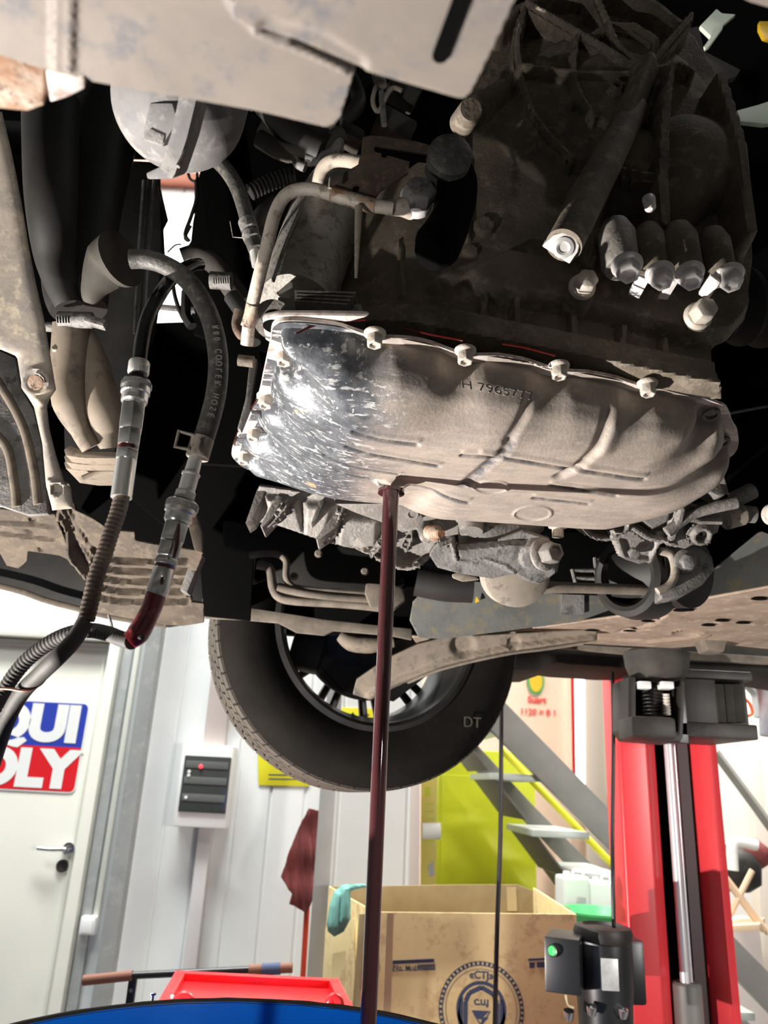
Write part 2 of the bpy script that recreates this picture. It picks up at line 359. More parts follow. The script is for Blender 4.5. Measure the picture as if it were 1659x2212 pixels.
def corr(name, pts, r, m, parent=None, pitch=0.0035, amp=0.0008, seg=14):
    """hose with ribs along its length"""
    P = crom(pts, 60); L = [0]
    for i in range(1, len(P)): L.append(L[-1] + (P[i] - P[i - 1]).length)
    n = int(L[-1] / (pitch / 4)); Q = []; R = []
    xs = [p.x for p in P]; ys = [p.y for p in P]; zs = [p.z for p in P]
    for i in range(n + 1):
        s = L[-1] * i / n; Q.append(Vector((np.interp(s, L, xs), np.interp(s, L, ys), np.interp(s, L, zs)))); R.append(r + amp * (1 if i % 4 in (0, 1) else -1) * 0.5)
    v, f = tubev(Q, R, seg); return link_mesh(name, v, f, m, parent, smooth='auto')
def hexprism(p0, d, r, h, cham=0.15):
    return lathe(p0, d, [(0, r), (h * (1 - cham), r), (h, r * 0.86)], 6)
def bolt(name, p, d, r, h, m, parent, washer=1.45, dish=True, label=None):
    """flanged hex bolt whose flange sits at p, the head pointing along d"""
    d = Vector(d).normalized(); p = Vector(p)
    parts = []
    if washer: parts.append(lathe(p, d, [(0, r * washer), (h * 0.16, r * washer), (h * 0.3, r * 1.05)], 24))
    parts.append(lathe(p + d * h * 0.1, d, [(0, r), (h * 0.72, r), (h * 0.9, r * 0.88)] + ([(h * 0.9, r * 0.62), (h * 0.72, r * 0.55)] if dish else []), 6))
    if dish: parts.append(lathe(p + d * h * 0.5, d, [(0, r * 0.55), (h * 0.34, r * 0.55)], 20))
    v, f = join(parts); o = link_mesh(name, v, f, m, parent, bevel=r * 0.05, segs=1)
    if label: o['label'] = label
    return o
def ring(name, p, d, ri, ro, h, m, parent=None, seg=32, **k):
    return turned(name, p, d, [(0, ri), (0, ro), (h, ro), (h, ri), (0, ri)], m, parent, seg, **k)
def textmesh(name, body, p, xdir, up, size, m, parent=None, depth=0.0006, off=0.0, ax='CENTER', sx=1.0, shear=0.0):
    cu = bpy.data.curves.new(name, 'FONT'); cu.body = body; cu.size = size; cu.extrude = depth; cu.offset = off
    cu.align_x = ax; cu.align_y = 'CENTER'; cu.shear = shear
    t = bpy.data.objects.new(name, cu); C.objects.link(t)
    dg = bpy.context.evaluated_depsgraph_get(); me = bpy.data.meshes.new_from_object(t.evaluated_get(dg))
    bpy.data.objects.remove(t)
    X = Vector(xdir).normalized(); Z = X.cross(Vector(up)).normalized(); Y = Z.cross(X)
    p = Vector(p)
    ys_ = [q.co.y for q in me.vertices]; my_ = (min(ys_) + max(ys_)) / 2
    for q in me.vertices: q.co.y -= my_
    v = [p + X * q.co.x * sx + Y * q.co.y + Z * q.co.z for q in me.vertices]; f = [list(q.vertices) for q in me.polygons]
    return link_mesh(name, v, f, m, parent)

# relief: a cast face with ribs, bosses and hollows on a plane, cut to an outline
def seg_dist(P, a, b):
    a = np.array(a); b = np.array(b); ab = b - a; t = np.clip(((P - a) @ ab) / max(ab @ ab, 1e-12), 0, 1)
    return np.linalg.norm(P - (a + t[..., None] * ab), axis=-1), t
def poly_dist(P, poly):
    best = np.full(P.shape[:-1], 1e9); near = np.zeros(P.shape); inside = np.zeros(P.shape[:-1], bool)
    n = len(poly)
    for i in range(n):
        a = np.array(poly[i]); b = np.array(poly[(i + 1) % n]); ab = b - a
        t = np.clip(((P - a) @ ab) / max(ab @ ab, 1e-12), 0, 1); q = a + t[..., None] * ab; d = np.linalg.norm(P - q, axis=-1)
        k = d < best; best[k] = d[k]; near[k] = q[k]
        cond = ((a[1] > P[..., 1]) != (b[1] > P[..., 1])); den = (b[1] - a[1]) or 1e-12
        xi = a[0] + (P[..., 1] - a[1]) * (b[0] - a[0]) / den
        inside ^= cond & (P[..., 0] < xi)
    return best, near, inside
def sstep(x): x = np.clip(x, 0, 1); return x * x * (3 - 2 * x)
def relief(name, poly, feats, step, m, parent, p0, n, e1=None, edge_r=0.0, edge_h=0.0, solid=0.004, hfun=None, nz=0.0, poly_world=False):
    """poly and feats in photograph pixels, projected on the plane (p0, n); heights rise along n"""
    p0 = Vector(p0); n = Vector(n).normalized()
    e1 = Vector(e1 or (1, 0, 0)); e1 = (e1 - n * e1.dot(n)).normalized(); e2 = n.cross(e1)
    def uv(q):
        d = (on(q[0], q[1], p0, n) - p0); return (d.dot(e1), d.dot(e2))
    PL = [uv(q) for q in poly]
    us = [q[0] for q in PL]; vs = [q[1] for q in PL]
    U = np.arange(min(us) - step, max(us) + step * 2, step); V = np.arange(min(vs) - step, max(vs) + step * 2, step)
    G = np.stack(np.meshgrid(U, V, indexing='ij'), -1)
    d, near, ins = poly_dist(G, PL)
    P = np.where(ins[..., None], G, near); d = np.where(ins, d, 0)
    H = np.zeros(d.shape)
    if edge_h: H += edge_h * np.sqrt(np.clip(1 - (1 - np.clip(d / edge_r, 0, 1)) ** 2, 0, 1)) - edge_h
    for ft in feats:
        k = ft[0]
        if k in ('ridge', 'groove', 'path', 'gpath'):   # pts, width, height
            pts = [uv(q) for q in ft[1]]
            dd = np.full(d.shape, 1e9)
            for a, b in zip(pts, pts[1:]): dd = np.minimum(dd, seg_dist(P, a, b)[0])
            h = ft[3] * sstep(1 - (dd - ft[2] * 0.45) / (ft[2] * 0.55) ) if len(ft) < 5 else ft[3] * np.sqrt(np.clip(1 - (dd / ft[2]) ** 2, 0, 1))
            H = np.maximum(H, h + np.minimum(H, 0)) if ft[3] > 0 else H + h
        elif k == 'disc':                               # centre, r, height, soft
            dd = np.linalg.norm(P - np.array(uv(ft[1])), axis=-1)
            h = ft[3] * sstep((ft[2] - dd) / ft[4] + 0.5)
            H = np.maximum(H, h) if ft[3] > 0 else H + h
        elif k == 'dome':
            dd = np.linalg.norm(P - np.array(uv(ft[1])), axis=-1)
            H = np.maximum(H, ft[3] * np.sqrt(np.clip(1 - (dd / ft[2]) ** 2, 0, 1)))
        elif k == 'ring':                               # centre, r, width, height
            dd = np.abs(np.linalg.norm(P - np.array(uv(ft[1])), axis=-1) - ft[2])
            h = ft[4] * sstep(1 - dd / ft[3])
            H = H + h
        elif k == 'poly':                               # pts, height, soft
            pd, _, pin = poly_dist(P, [uv(q) for q in ft[1]])
            h = ft[2] * sstep(np.where(pin, pd, -pd) / ft[3] + 0.5)
            H = np.maximum(H, h) if ft[2] > 0 else H + h
    H = np.where(H > 0, H * np.clip(d / (2.2 * step), 0, 1), H)
    if nz:
        rs = np.random.RandomState(3); H += rs.uniform(-nz, nz, H.shape)
    if hfun is not None: H += hfun(P, d)
    cell = ins[:-1, :-1] | ins[1:, :-1] | ins[:-1, 1:] | ins[1:, 1:]
    idx = np.full(d.shape, -1); verts = []; faces = []
    for i, j in zip(*np.nonzero(cell)):
        q = []
        for (a, b) in ((i, j), (i + 1, j), (i + 1, j + 1), (i, j + 1)):
            if idx[a, b] < 0:
                idx[a, b] = len(verts); verts.append(p0 + e1 * float(P[a, b, 0]) + e2 * float(P[a, b, 1]) + n * float(H[a, b]))
            q.append(int(idx[a, b]))
        faces.append(q)
    o = link_mesh(name, verts, faces, m, parent, smooth='auto', recalc=False)
    if solid:
        s = o.modifiers.new('Solidify', 'SOLIDIFY'); s.thickness = solid; s.offset = -1
        # keep the relief's own side outwards
    return o

# ================================================================== THE ROOM
YW = 3.65
corner = at(905, 1700, YW).x
HT = 5.6
struct(box('floor', (0.5, 2.6, -0.05), (9.0, 11.2, 0.1), 'floor'))
struct(box('ceiling', (0.5, 2.6, HT + 0.05), (9.0, 11.2, 0.1), 'ceil'))
# the white sandwich-panel wall, shallow vertical ribs every 15 cm, with the door opening left free
dx0, dx1 = at(-330, 1400, YW).x, at(268, 1400, YW).x; dz1 = at(150, 1362, YW).z
def ribwall(name, x0, x1, z0, z1, y, m='wall'):
    V = []; F = []; xs = []; x = x0
    while x < x1:
        xs += [(x, 0), (min(x + 0.135, x1), 0), (min(x + 0.14, x1), 0.006), (min(x + 0.148, x1), 0.006)]; x += 0.152
    xs.append((x1, 0)); n = len(xs)
    for z in (z0, z1): V += [(a, y + b, z) for a, b in xs]
    for z in (z0, z1): V += [(a, y + 0.1, z) for a, b in xs]
    for i in range(n - 1): F += [[i, i + 1, n + i + 1, n + i], [2 * n + i, 3 * n + i, 3 * n + i + 1, 2 * n + i + 1], [i, 2 * n + i, 2 * n + i + 1, i + 1], [n + i, n + i + 1, 3 * n + i + 1, 3 * n + i]]
    F += [[0, n, 3 * n, 2 * n], [n - 1, 3 * n - 1, 4 * n - 1, 2 * n - 1]]
    return struct(link_mesh(name, V, F, m))
ribwall('wall_back', dx1, corner, 0, HT, YW)
ribwall('wall_back', -4.0, dx0, 0, HT, YW)
ribwall('wall_back', dx0, dx1, dz1, HT, YW)
struct(box('wall_partition', (corner - 0.05, YW + 2.3, HT / 2), (0.1, 4.4, HT), 'wall', bevel=0))
struct(box('wall_left', (-4.05, 2.6, HT / 2), (0.1, 11.2, HT), 'darkwall', bevel=0))
struct(box('wall_right', (5.05, 2.6, HT / 2), (0.1, 11.2, HT), 'darkwall', bevel=0))
struct(box('wall_rear', (0.5, -3.05, HT / 2), (9.0, 0.1, HT), 'darkwall', bevel=0))
struct(box('wall_far', (2.6, 8.1, HT / 2), (4.9, 0.1, HT), 'peach', bevel=0))
struct(box('trim_beam', (-1.9, YW - 0.06, 4.78), (4.2, 0.12, 0.22), 'beam'))
# corner strip where the white wall ends
struct(slabY('trim_corner', [(888, 1600), (908, 1600), (902, 2300), (878, 2300)], YW - 0.02, 0.02, 'pink'))

# door leaf with its frame
D = thing('door_1', at(60, 2212, YW), 'cream door leaf in its frame on the white wall, at the left', None); D['kind'] = 'structure'
zb = 0.0
def wx(px, py, Y=YW): return at(px, py, Y).x
lx1 = wx(246, 1391); lz1 = at(246, 1391, YW).z
box('door_leaf', ((dx0 + lx1) / 2, YW + 0.02, lz1 / 2), (lx1 - dx0, 0.04, lz1), 'door', D)
for nm, a, b in (('door_bead', wx(226, 1405), wx(231, 1405)),): box(nm, ((a + b) / 2, YW - 0.002, lz1 / 2 - 0.02), (b - a, 0.006, lz1 - 0.1), 'door', D, bevel=0.001)
box('door_bead', ((dx0 + wx(231, 1405)) / 2, YW - 0.002, at(200, 1401, YW).z), (wx(231, 1405) - dx0, 0.006, 0.008), 'door', D, bevel=0.001)
box('door_frame', (wx(257, 1391), YW - 0.01, lz1 / 2), (wx(268, 1391) - lx1, 0.09, lz1 + 0.02), 'door', D)
box('door_frame', ((dx0 + wx(268, 1391)) / 2, YW - 0.01, lz1 + 0.03), (wx(268, 1391) - dx0, 0.09, 0.05), 'door', D)
hp = at(150, 1833, YW)
hr = turned('door_handle', hp + Vector((0, -0.001, 0)), (0, -1, 0), [(0, 0.026), (0.012, 0.026), (0.014, 0.02), (0.014, 0.011), (0.05, 0.011)], 'silver', D, 24); hr['label'] = 'chrome lever handle'
tube('lever', [hp + Vector((0, -0.047, 0)), hp + Vector((-0.02, -0.052, 0)), hp + Vector((-0.06, -0.052, -0.002)), hp + Vector((-0.118, -0.05, 0))], 0.0095, 'silver', hr)
lp = at(136, 1870, YW)
turned('keyhole_cover', lp, (0, -1, 0), [(0, 0.026), (0.01, 0.026), (0.012, 0.022), (0.009, 0.012)], 'darkm', D, 24)

# sticker on the door: blue over red with white letters
def zmid(px, py): return at(px, py, YW).z
S = thing('advertising_sticker', at(30, 1705, YW) + Vector((0, -0.01, 0)), 'blue and red sticker with big white letters on the cream door', 'sign')
sx1 = wx(192, 1525); sx0 = sx1 - 0.90
zt, zm, zb2 = zmid(100, 1517), zmid(100, 1612), zmid(80, 1707)
def rrect(x0, x1, z0, z1, r, y, corners='1111'):
    P = []
    for k, (cx, cz, a0) in enumerate(((x1 - r, z1 - r, 0), (x0 + r, z1 - r, 90), (x0 + r, z0 + r, 180), (x1 - r, z0 + r, 270))):
        if corners[k] == '1':
            for j in range(6): a = radians(a0 + 18 * j); P.append((cx + r * cos(a), y, cz + r * sin(a)))
        else: P.append(((x1, x0, x0, x1)[k], y, (z1, z1, z0, z0)[k]))
    return P
y0 = YW - 0.004
slab('sticker_border', rrect(sx0 - .006, sx1 + .006, zb2 - .006, zt + .006, .028, y0), (0, .002, 0), 'letter', S, bevel=0)
slab('blue_field', rrect(sx0, sx1, zm, zt, .022, y0 - .001, '1100'), (0, .0012, 0), 'blue', S, bevel=0)
slab('red_field', rrect(sx0, sx1, zb2, zm, .022, y0 - .001, '0011'), (0, .0012, 0), 'red', S, bevel=0)
for body, z, xr in (('LIQUI', (zt + zm) / 2, sx1 - 0.026), ('MOLY', (zm + zb2) / 2, sx1 - 0.012)):
    t = textmesh('lettering', body, (xr, y0 - .002, z - (0.008 if body[0] == 'L' else 0)), (1, 0, 0), (0, 0, 1), 0.208, 'letter', S, depth=0.0005, off=0.0125, ax='RIGHT', sx=1.14)

# trims, conduit, switch and posts along the wall
def vpost(name, pxt, pxb, Y, z0, z1, depth, m, wpx, parent=None, **k):
    """vertical bar whose centre runs through the two photo points; width in photo px at the upper point"""
    a = at(*pxt, Y); b = at(*pxb, Y); x = (a.x + b.x) / 2; s = (a - CO).dot(CF) / FOC
    return box(name, (x, Y + depth / 2, (z0 + z1) / 2), (wpx * s, depth, z1 - z0), m, parent, **k)
struct(vpost('trim_1', (280, 1400), (150, 2205), YW - 0.03, 0, 2.5, 0.03, 'galv', 17))
struct(vpost('trim_2', (302, 1400), (178, 2205), YW - 0.012, 0, 4.2, 0.012, 'wall', 24))
o = vpost('cable_conduit', (300, 1400), (205, 1975), YW - 0.035, at(205, 1980, YW).z, 4.2, 0.022, 'door', 10); tag(o, 'thin cream cable duct running down between the door and the grey post', 'duct')
o = thing('wall_switch', at(199, 2012, YW), 'small square white switch at the lower end of the cream cable duct', 'switch')
sp_ = at(199, 1995, YW); box('housing', sp_ + Vector((0, -0.03, 0)), (0.066, 0.06, 0.07), 'white', o, bevel=0.008); box('rocker', sp_ + Vector((0, -0.062, 0)), (0.045, 0.008, 0.052), 'white', o, bevel=0.003)
o = vpost('steel_post', (330, 1400), (214, 2150), YW - 0.14, 0, 4.6, 0.07, 'galv', 31); tag(o, 'tall grey galvanised square post right of the cream door', 'post')
o = vpost('steel_post', (706, 1750), (682, 2080), YW - 0.42, 0, 4.6, 0.05, 'galvl', 34); tag(o, 'slim light grey post in front of the hanging dark red cloth', 'post')
o = vpost('cable_duct', (474, 1500), (474, 1500), YW - 0.05, at(474, 1612, YW).z, 4.6, 0.05, 'pink', 46); tag(o, 'wide pinkish duct above the breaker box, partly behind the tyre', 'duct')
o = vpost('cable_duct', (432, 1900), (408, 2080), YW - 0.05, 0, at(440, 1785, YW).z, 0.05, 'duct', 28); tag(o, 'pale duct running down below the breaker box', 'duct')

# breaker box
bb = thing('breaker_box', at(448, 1775, YW), 'white breaker box with smoked window and red light on the white wall', 'fuse box')
c = at(450, 1697, YW); sc_ = 0.00226; w_, h_ = 100 * sc_, 150 * sc_
box('enclosure', c + Vector((0, -0.05, 0)), (w_, 0.1, h_), 'white', bb, bevel=0.008)
box('window_cover', c + Vector((0.006, -0.103, 0.006)), (w_ * 0.9, 0.012, h_ * 0.68), 'smoke', bb, bevel=0.004)
for k, dz in enumerate((0.075, 0.01, -0.06)):
    box('breaker_row', c + Vector((0.006, -0.1095, dz + 0.01)), (w_ * 0.82, 0.004, 0.03), 'smoke2', bb, bevel=0.001)
led = c + Vector((-0.02, -0.112, 0.078)); turned('indicator_light', led, (0, -1, 0), [(0, 0.008), (0.004, 0.008), (0.007, 0.004)], 'led', bb, 16)
for dz in (0.055, 0.04, -0.05): turned('knob', c + Vector((-0.068, -0.11, dz)), (0, -1, 0), [(0, 0.007), (0.004, 0.007), (0.004, 0.005)], 'white', bb, 16)

# yellow signs
o = slabY('yellow_sign', [(556, 1600), (668, 1600), (668, 1699), (558, 1696)], YW - 0.006, 0.004, 'yellow', bevel=0.001); tag(o, 'yellow sign on the wall below left of the tyre, right of the breaker box', 'sign')
for k in range(2): slabY('print_line', [(580, 1672 + 9 * k), (652, 1673 + 9 * k), (652, 1675 + 9 * k), (580, 1674 + 9 * k)], YW - 0.0075, 0.0012, 'ink', o, bevel=0)
o = slabY('yellow_sign', [(733, 1528), (806, 1531), (806, 1640), (733, 1637)], YW - 0.006, 0.004, 'yellow', bevel=0.001); tag(o, 'yellow warning sign seen through the wheel spokes', 'sign')
slabY('pictogram', [(752, 1550), (762, 1538), (772, 1550)], YW - 0.0075, 0.0012, 'blackm', o, bevel=0)
slabY('pictogram', [(775, 1542), (797, 1543), (797, 1546), (775, 1545)], YW - 0.0075, 0.0012, 'blackm', o, bevel=0)

# cloth hanging on the red pole behind the post
Yc = YW - 0.33
cl = [(668, 1746), (690, 1752), (690, 1800), (686, 1860), (680, 1930), (662, 1975), (626, 1952), (632, 1930), (622, 1918), (608, 1893), (628, 1830), (644, 1790)]
def drape(P, d):
    return 0.012 * np.sin(P[..., 0] * 60 + P[..., 1] * 12) + 0.004 * np.sin(P[..., 0] * 210 + P[..., 1] * 31) + 0.004 * np.sin(P[..., 1] * 40)
o = relief('hanging_cloth', cl, [], 0.004, 'cloth', None, at(650, 1860, Yc), (0, -1, 0), solid=0.003, hfun=drape); tag(o, 'dark red cloth hanging behind the slim grey post', 'cloth')
o = tube('broom_pole', [at(675, 1760, Yc + 0.03), at(652, 2150, Yc + 0.03), at(651, 2330, Yc + 0.03)], 0.011, 'redpole', straight=True); tag(o, 'thin red pole standing under the dark red cloth', 'pole')
z = ORG[o.name].z
tubefix = o

# ------------------------------------------------------------------ rear hall on the right
o = thing('yellow_locker', at(1050, 1990, 4.7), 'large lime yellow locker behind the cardboard box', 'locker')
a = at(946, 1700, 4.7); b = at(1156, 1700, 4.7); hz = at(1050, 1622, 4.7).z
box('cabinet', ((a.x + b.x) / 2, 4.95, hz / 2), (b.x - a.x, 0.5, hz), 'yellow2', o, bevel=0.006)
box('door', ((a.x + b.x) / 2 + 0.0, 4.695, at(1050, 1670, 4.7).z - 0.55), ((b.x - a.x) * 0.92, 0.015, 1.06), 'yellow2', o, bevel=0.004)
box('door_seam', ((a.x + b.x) / 2 + 0.08, 4.685, at(1050, 1670, 4.7).z - 0.55), (0.006, 0.008, 1.0), 'capyellow', o, bevel=0.001)
o = thing('poster', at(927, 1990, 4.2), 'narrow yellow poster at the white wall corner', 'poster')
slabY('sheet', [(910, 1640), (946, 1640), (940, 2000), (908, 2000)], 4.2, 0.004, 'yellow3', o, bevel=0.001)
slabY('print_block', [(918, 1700), (928, 1700), (928, 1720), (918, 1720)], 4.197, 0.003, 'yellow2', o, bevel=0)
for q in range(6): slabY('print_line', [(918, 1735 + 16 * q), (938, 1735 + 16 * q), (938, 1738 + 16 * q), (918, 1738 + 16 * q)], 4.197, 0.003, 'yellow2', o, bevel=0)
slabY('print_figure', [(924, 1870), (936, 1860), (938, 1890), (928, 1895)], 4.197, 0.003, 'galv', o, bevel=0)
o = turned('paper_roll', at(912, 1795, 4.1), (1, 0, 0.05), [(0, 0.02), (0, 0.038), (0.09, 0.038), (0.09, 0.02)], 'white'); tag(o, 'white paper roll in front of the yellow poster', 'paper roll')
# sign on the peach wall
o = thing('wall_sign', at(1160, 1560, 8.0), 'faint sign with yellow and green oval on the peach wall', 'sign')
cc = at(1157, 1471, 8.02)
v, f = lathe(cc, (0, -1, 0), [(0, 0.13), (0.01, 0.13)], 32); v = [Vector((cc.x + (q.x - cc.x) * 0.66, q.y, cc.z + (q.z - cc.z) * 1.05)) for q in v]; link_mesh('oval', v, f, 'greenp', o)
v, f = lathe(cc - Vector((0, 0.01, 0)), (0, -1, 0), [(0, 0.108), (0.01, 0.108)], 32); v = [Vector((cc.x + (q.x - cc.x) * 0.6, q.y, cc.z + (q.z - cc.z) * 1.05)) for q in v]; link_mesh('oval_centre', v, f, 'capyellow', o)
textmesh('lettering', 'Suart', at(1160, 1511, 8.03), (1, 0, 0), (0, 0, 1), 0.09, 'liftred', o, depth=0.003, off=0.002)
textmesh('lettering', '1120 = 8 1', at(1163, 1538, 8.03), (1, 0, 0), (0, 0, 1), 0.085, 'liftred', o, depth=0.003, off=0.001)
# bright window strip, white column and red edge
o = struct(slabY('window_1', [(1238, 1380), (1268, 1380), (1275, 1710), (1243, 1680)], 7.9, 0.02, 'backlit', bevel=0))
struct(slabY('trim_3', [(1268, 1380), (1316, 1380), (1320, 2250), (1275, 2250)], 7.6, 0.1, 'cream', bevel=0.002))
struct(slabY('trim_4', [(1232, 1380), (1239, 1380), (1244, 1700), (1238, 1700)], 7.85, 0.02, 'red', bevel=0.001))
o = slabY('vertical_banner', [(1304, 1490), (1317, 1490), (1321, 1720), (1310, 1720)], 7.588, 0.01, 'letter', bevel=0.001); tag(o, 'narrow white banner with small coloured letters beside the red lift post', 'banner')
for k in range(12): slabY('letter_row', [(1309 + k * .6, 1550 + 14 * k), (1317 + k * .4, 1550 + 14 * k), (1317 + k * .4, 1558 + 14 * k), (1309 + k * .6, 1558 + 14 * k)], 7.58, 0.006, ['liftred', 'yellow3'][k % 2], o, bevel=0)
struct(slabY('trim_5', [(1201, 1800), (1234, 1800), (1234, 2250), (1201, 2250)], 7.7, 0.05, 'peach', bevel=0.002))

# canisters behind the box
bt = at(1275, 2002, 3.3)
def canister(px, py, Y, s, label, m='jug', rz=0.2):
    b = at(px, py, Y); b.z = bt.z - .0125; t = thing('canister', b, label, 'canister')
    v, f = boxv((b.x, b.y, b.z + 0.16 * s), (0.24 * s, 0.2 * s, 0.32 * s), rz); link_mesh('body', v, f, m, t, bevel=0.03 * s, segs=3)
    turned('cap', (b.x - 0.05 * s, b.y, b.z + 0.31 * s), (0, 0, 1), [(0, 0.028 * s), (0.035 * s, 0.028 * s), (0.04 * s, 0.02 * s)], 'white', t, 20)
    tube('handle', [(b.x + 0.0, b.y, b.z + 0.315 * s), (b.x + 0.02 * s, b.y, b.z + 0.36 * s), (b.x + 0.08 * s, b.y, b.z + 0.36 * s), (b.x + 0.1 * s, b.y, b.z + 0.315 * s)], 0.012 * s, m, t)
    return t
c1 = canister(1238, 1972, 3.63, .5, 'large translucent canister behind the cardboard box under the stairs')
slab('label', [at(1252, 1938, 3.56), at(1266, 1938, 3.56), at(1266, 1956, 3.56), at(1252, 1956, 3.56)], (0, 0.004, 0), 'galv', c1, bevel=0)
canister(1301, 1985, 3.63, 0.45, 'smaller pale canister right of the large translucent one', rz=-0.2)
o = turned('basin', at(1292, 2001, 3.38), (0, 0, 1), [(0, 0.11), (0.045, 0.14), (0.05, 0.15), (0.058, 0.15), (0.058, 0.138), (0.01, 0.1)], 'greenp'); tag(o, 'green plastic basin on the bench behind the power unit', 'basin')
bt = at(1275, 2002, 3.3)
o = thing('bench', (bt.x + 0.05, 3.3, 0), 'grey bench under the canisters and green basin', 'bench')
box('top', (bt.x + 0.10, 3.46, bt.z - 0.028), (0.62, 0.48, 0.03), 'stair', o)
for sx in (-.3, .4):
    for sy in (3.26, 3.66): box('leg', (bt.x + .08 + sx * .7, sy, (bt.z - .04) / 2), (0.04, 0.04, bt.z - .04), 'stair', o)

# ------------------------------------------------------------------ stairs with two stringers
st = thing('steel_stairs', at(1320, 2000, 3.9), 'grey steel stairs rising to the left behind the red lift post', 'stairs')
slabY('stringer', [(1060, 1490), (1092, 1518), (1320, 1752), (2075, 2525), (1990, 2525), (1322, 1838), (1085, 1602), (1060, 1575)], 3.75, 0.05, 'stair', st)
slabY('stringer', [(985, 1560), (1015, 1592), (1150, 1738), (1420, 2010), (1990, 2585), (1900, 2585), (1322, 1967), (1150, 1790), (1010, 1645), (985, 1620)], 4.35, 0.05, 'stair', st)
for k, (x, y) in enumerate(((1040, 1568), (1120, 1672), (1212, 1795), (1290, 1887), (1375, 1985), (1470, 2085), (1565, 2185), (1660, 2285), (1760, 2385))):
    p = at(x, y, 3.8); p2 = at(x - 8, y + 10, 4.35)
    tr = slab('tread', [Vector((p.x - 0.13, 3.8, p.z)), Vector((p.x + 0.13, 3.8, p.z)), Vector((p.x + 0.10, 4.35, p.z)), Vector((p.x - 0.16, 4.35, p.z))], (0, 0, -0.03), 'stairedge', st)
    slab('riser', [Vector((p.x - 0.12, 3.82, p.z - 0.02)), Vector((p.x + 0.03, 3.82, p.z - 0.20)), Vector((p.x + 0.0, 4.33, p.z - 0.20)), Vector((p.x - 0.15, 4.33, p.z - 0.02))], (0.008, 0, 0.004), 'stairback', st)
tube('edge_tube', [at(1082, 1617, 4.1), at(1205, 1745, 4.1), at(1325, 1870, 4.1)], 0.017, 'yellow', st, straight=True)['label'] = 'yellow safety tube'

# right-hand background seen past the lift post
struct(slabY('trim_6', [(1618, 1590), (1640, 1590), (1700, 2250), (1662, 2250)], 5.2, 0.1, 'cream'))
struct(box('wall_side', (at(1640, 1800, 6.2).x + 0.4, 6.25, HT / 2), (2.6, 0.1, HT), 'lightwall', bevel=0))
o = tube('brace', [at(1545, 1625, 4.6), at(1610, 1712, 4.6), at(1700, 1835, 4.6)], 0.028, 'stair', straight=True, seg=4); tag(o, 'slanting grey brace right of the lift post', 'brace')
o = thing('folding_stool', at(1610, 2040, 4.4), 'stool with crossed pale wooden legs right of the lift post', 'stool')
for a, b in (((1560, 1890), (1650, 2010)), ((1625, 1880), (1565, 2000)), ((1568, 1896), (1660, 2016))): tube('leg', [at(*a, 4.4), at(*b, 4.4)], 0.016, 'wood', o, straight=True, seg=8)
slab('seat', [at(1560, 2000, 4.3), at(1640, 1996, 4.3), at(1652, 1982, 4.6), at(1590, 1984, 4.6)], (0, 0, -0.03), 'wood', o)
o = thing('tool_bag', at(1590, 1915, 4.7), 'dark bag with pink and red cloths behind the crossed wooden legs', 'bag')
v, f = lathe(at(1592, 1925, 4.7), (0, 0, 1), [(0, .07), (.04, .13), (.14, .14), (.2, .1), (.23, .04)], 16); link_mesh('bag_body', v, f, 'black', o, smooth=True)
v, f = lathe(at(1618, 1880, 4.75), (0, 0, 1), [(0, .05), (.04, .11), (.12, .12), (.17, .06)], 14); link_mesh('cloth', v, f, 'cloth', o, smooth=True)
o = tube('white_pipe', [at(1583, 1880, 4.5), at(1582, 1830, 4.5), at(1592, 1818, 4.5), at(1634, 1826, 4.5)], 0.03, 'white', n=6); tag(o, 'bent white pipe end right of the lift post', 'pipe')
o = slabY('partition_board', [(1585, 1995), (1640, 1990), (1690, 2480), (1592, 2480)], 4.9, 0.2, 'pink'); tag(o, 'low pinkish board behind the stairs, right of the lift post', 'board')
# blue-grey hanging tool with an orange loop, upper right
o = thing('blow_gun', at(1630, 1590, 2.6), 'blue-grey tool hanging right of the lift carriage', 'tool')
tube('body', [at(1600, 1478, 2.6), at(1630, 1466, 2.6), at(1648, 1480, 2.6), at(1654, 1530, 2.6), at(1652, 1590, 2.6)], [0.018, 0.026, 0.028, 0.022, 0.016], 'bluegrey', o)
tube('nozzle', [at(1584, 1455, 2.6), at(1600, 1490, 2.6), at(1605, 1512, 2.6)], 0.006, 'white', o)
ol = crom([at(1602, 1508, 2.6), at(1600, 1530, 2.6), at(1612, 1545, 2.6), at(1625, 1540, 2.6), at(1618, 1518, 2.6)], 8, closed=True); ol.append(ol[0]); v, f = tubev(ol, 0.005, 8, False); q = link_mesh('orange_loop', v, f, 'orange', None, smooth=True); tag(q, 'small orange cord loop hanging under the blue-grey tool', 'cord')
slab('cover', [at(1600, 1462, 2.75), at(1700, 1458, 2.75), at(1700, 1545, 2.75), at(1640, 1550, 2.75), at(1635, 1500, 2.75)], (0, 0.05, 0), 'bluegrey', o, bevel=0.01)

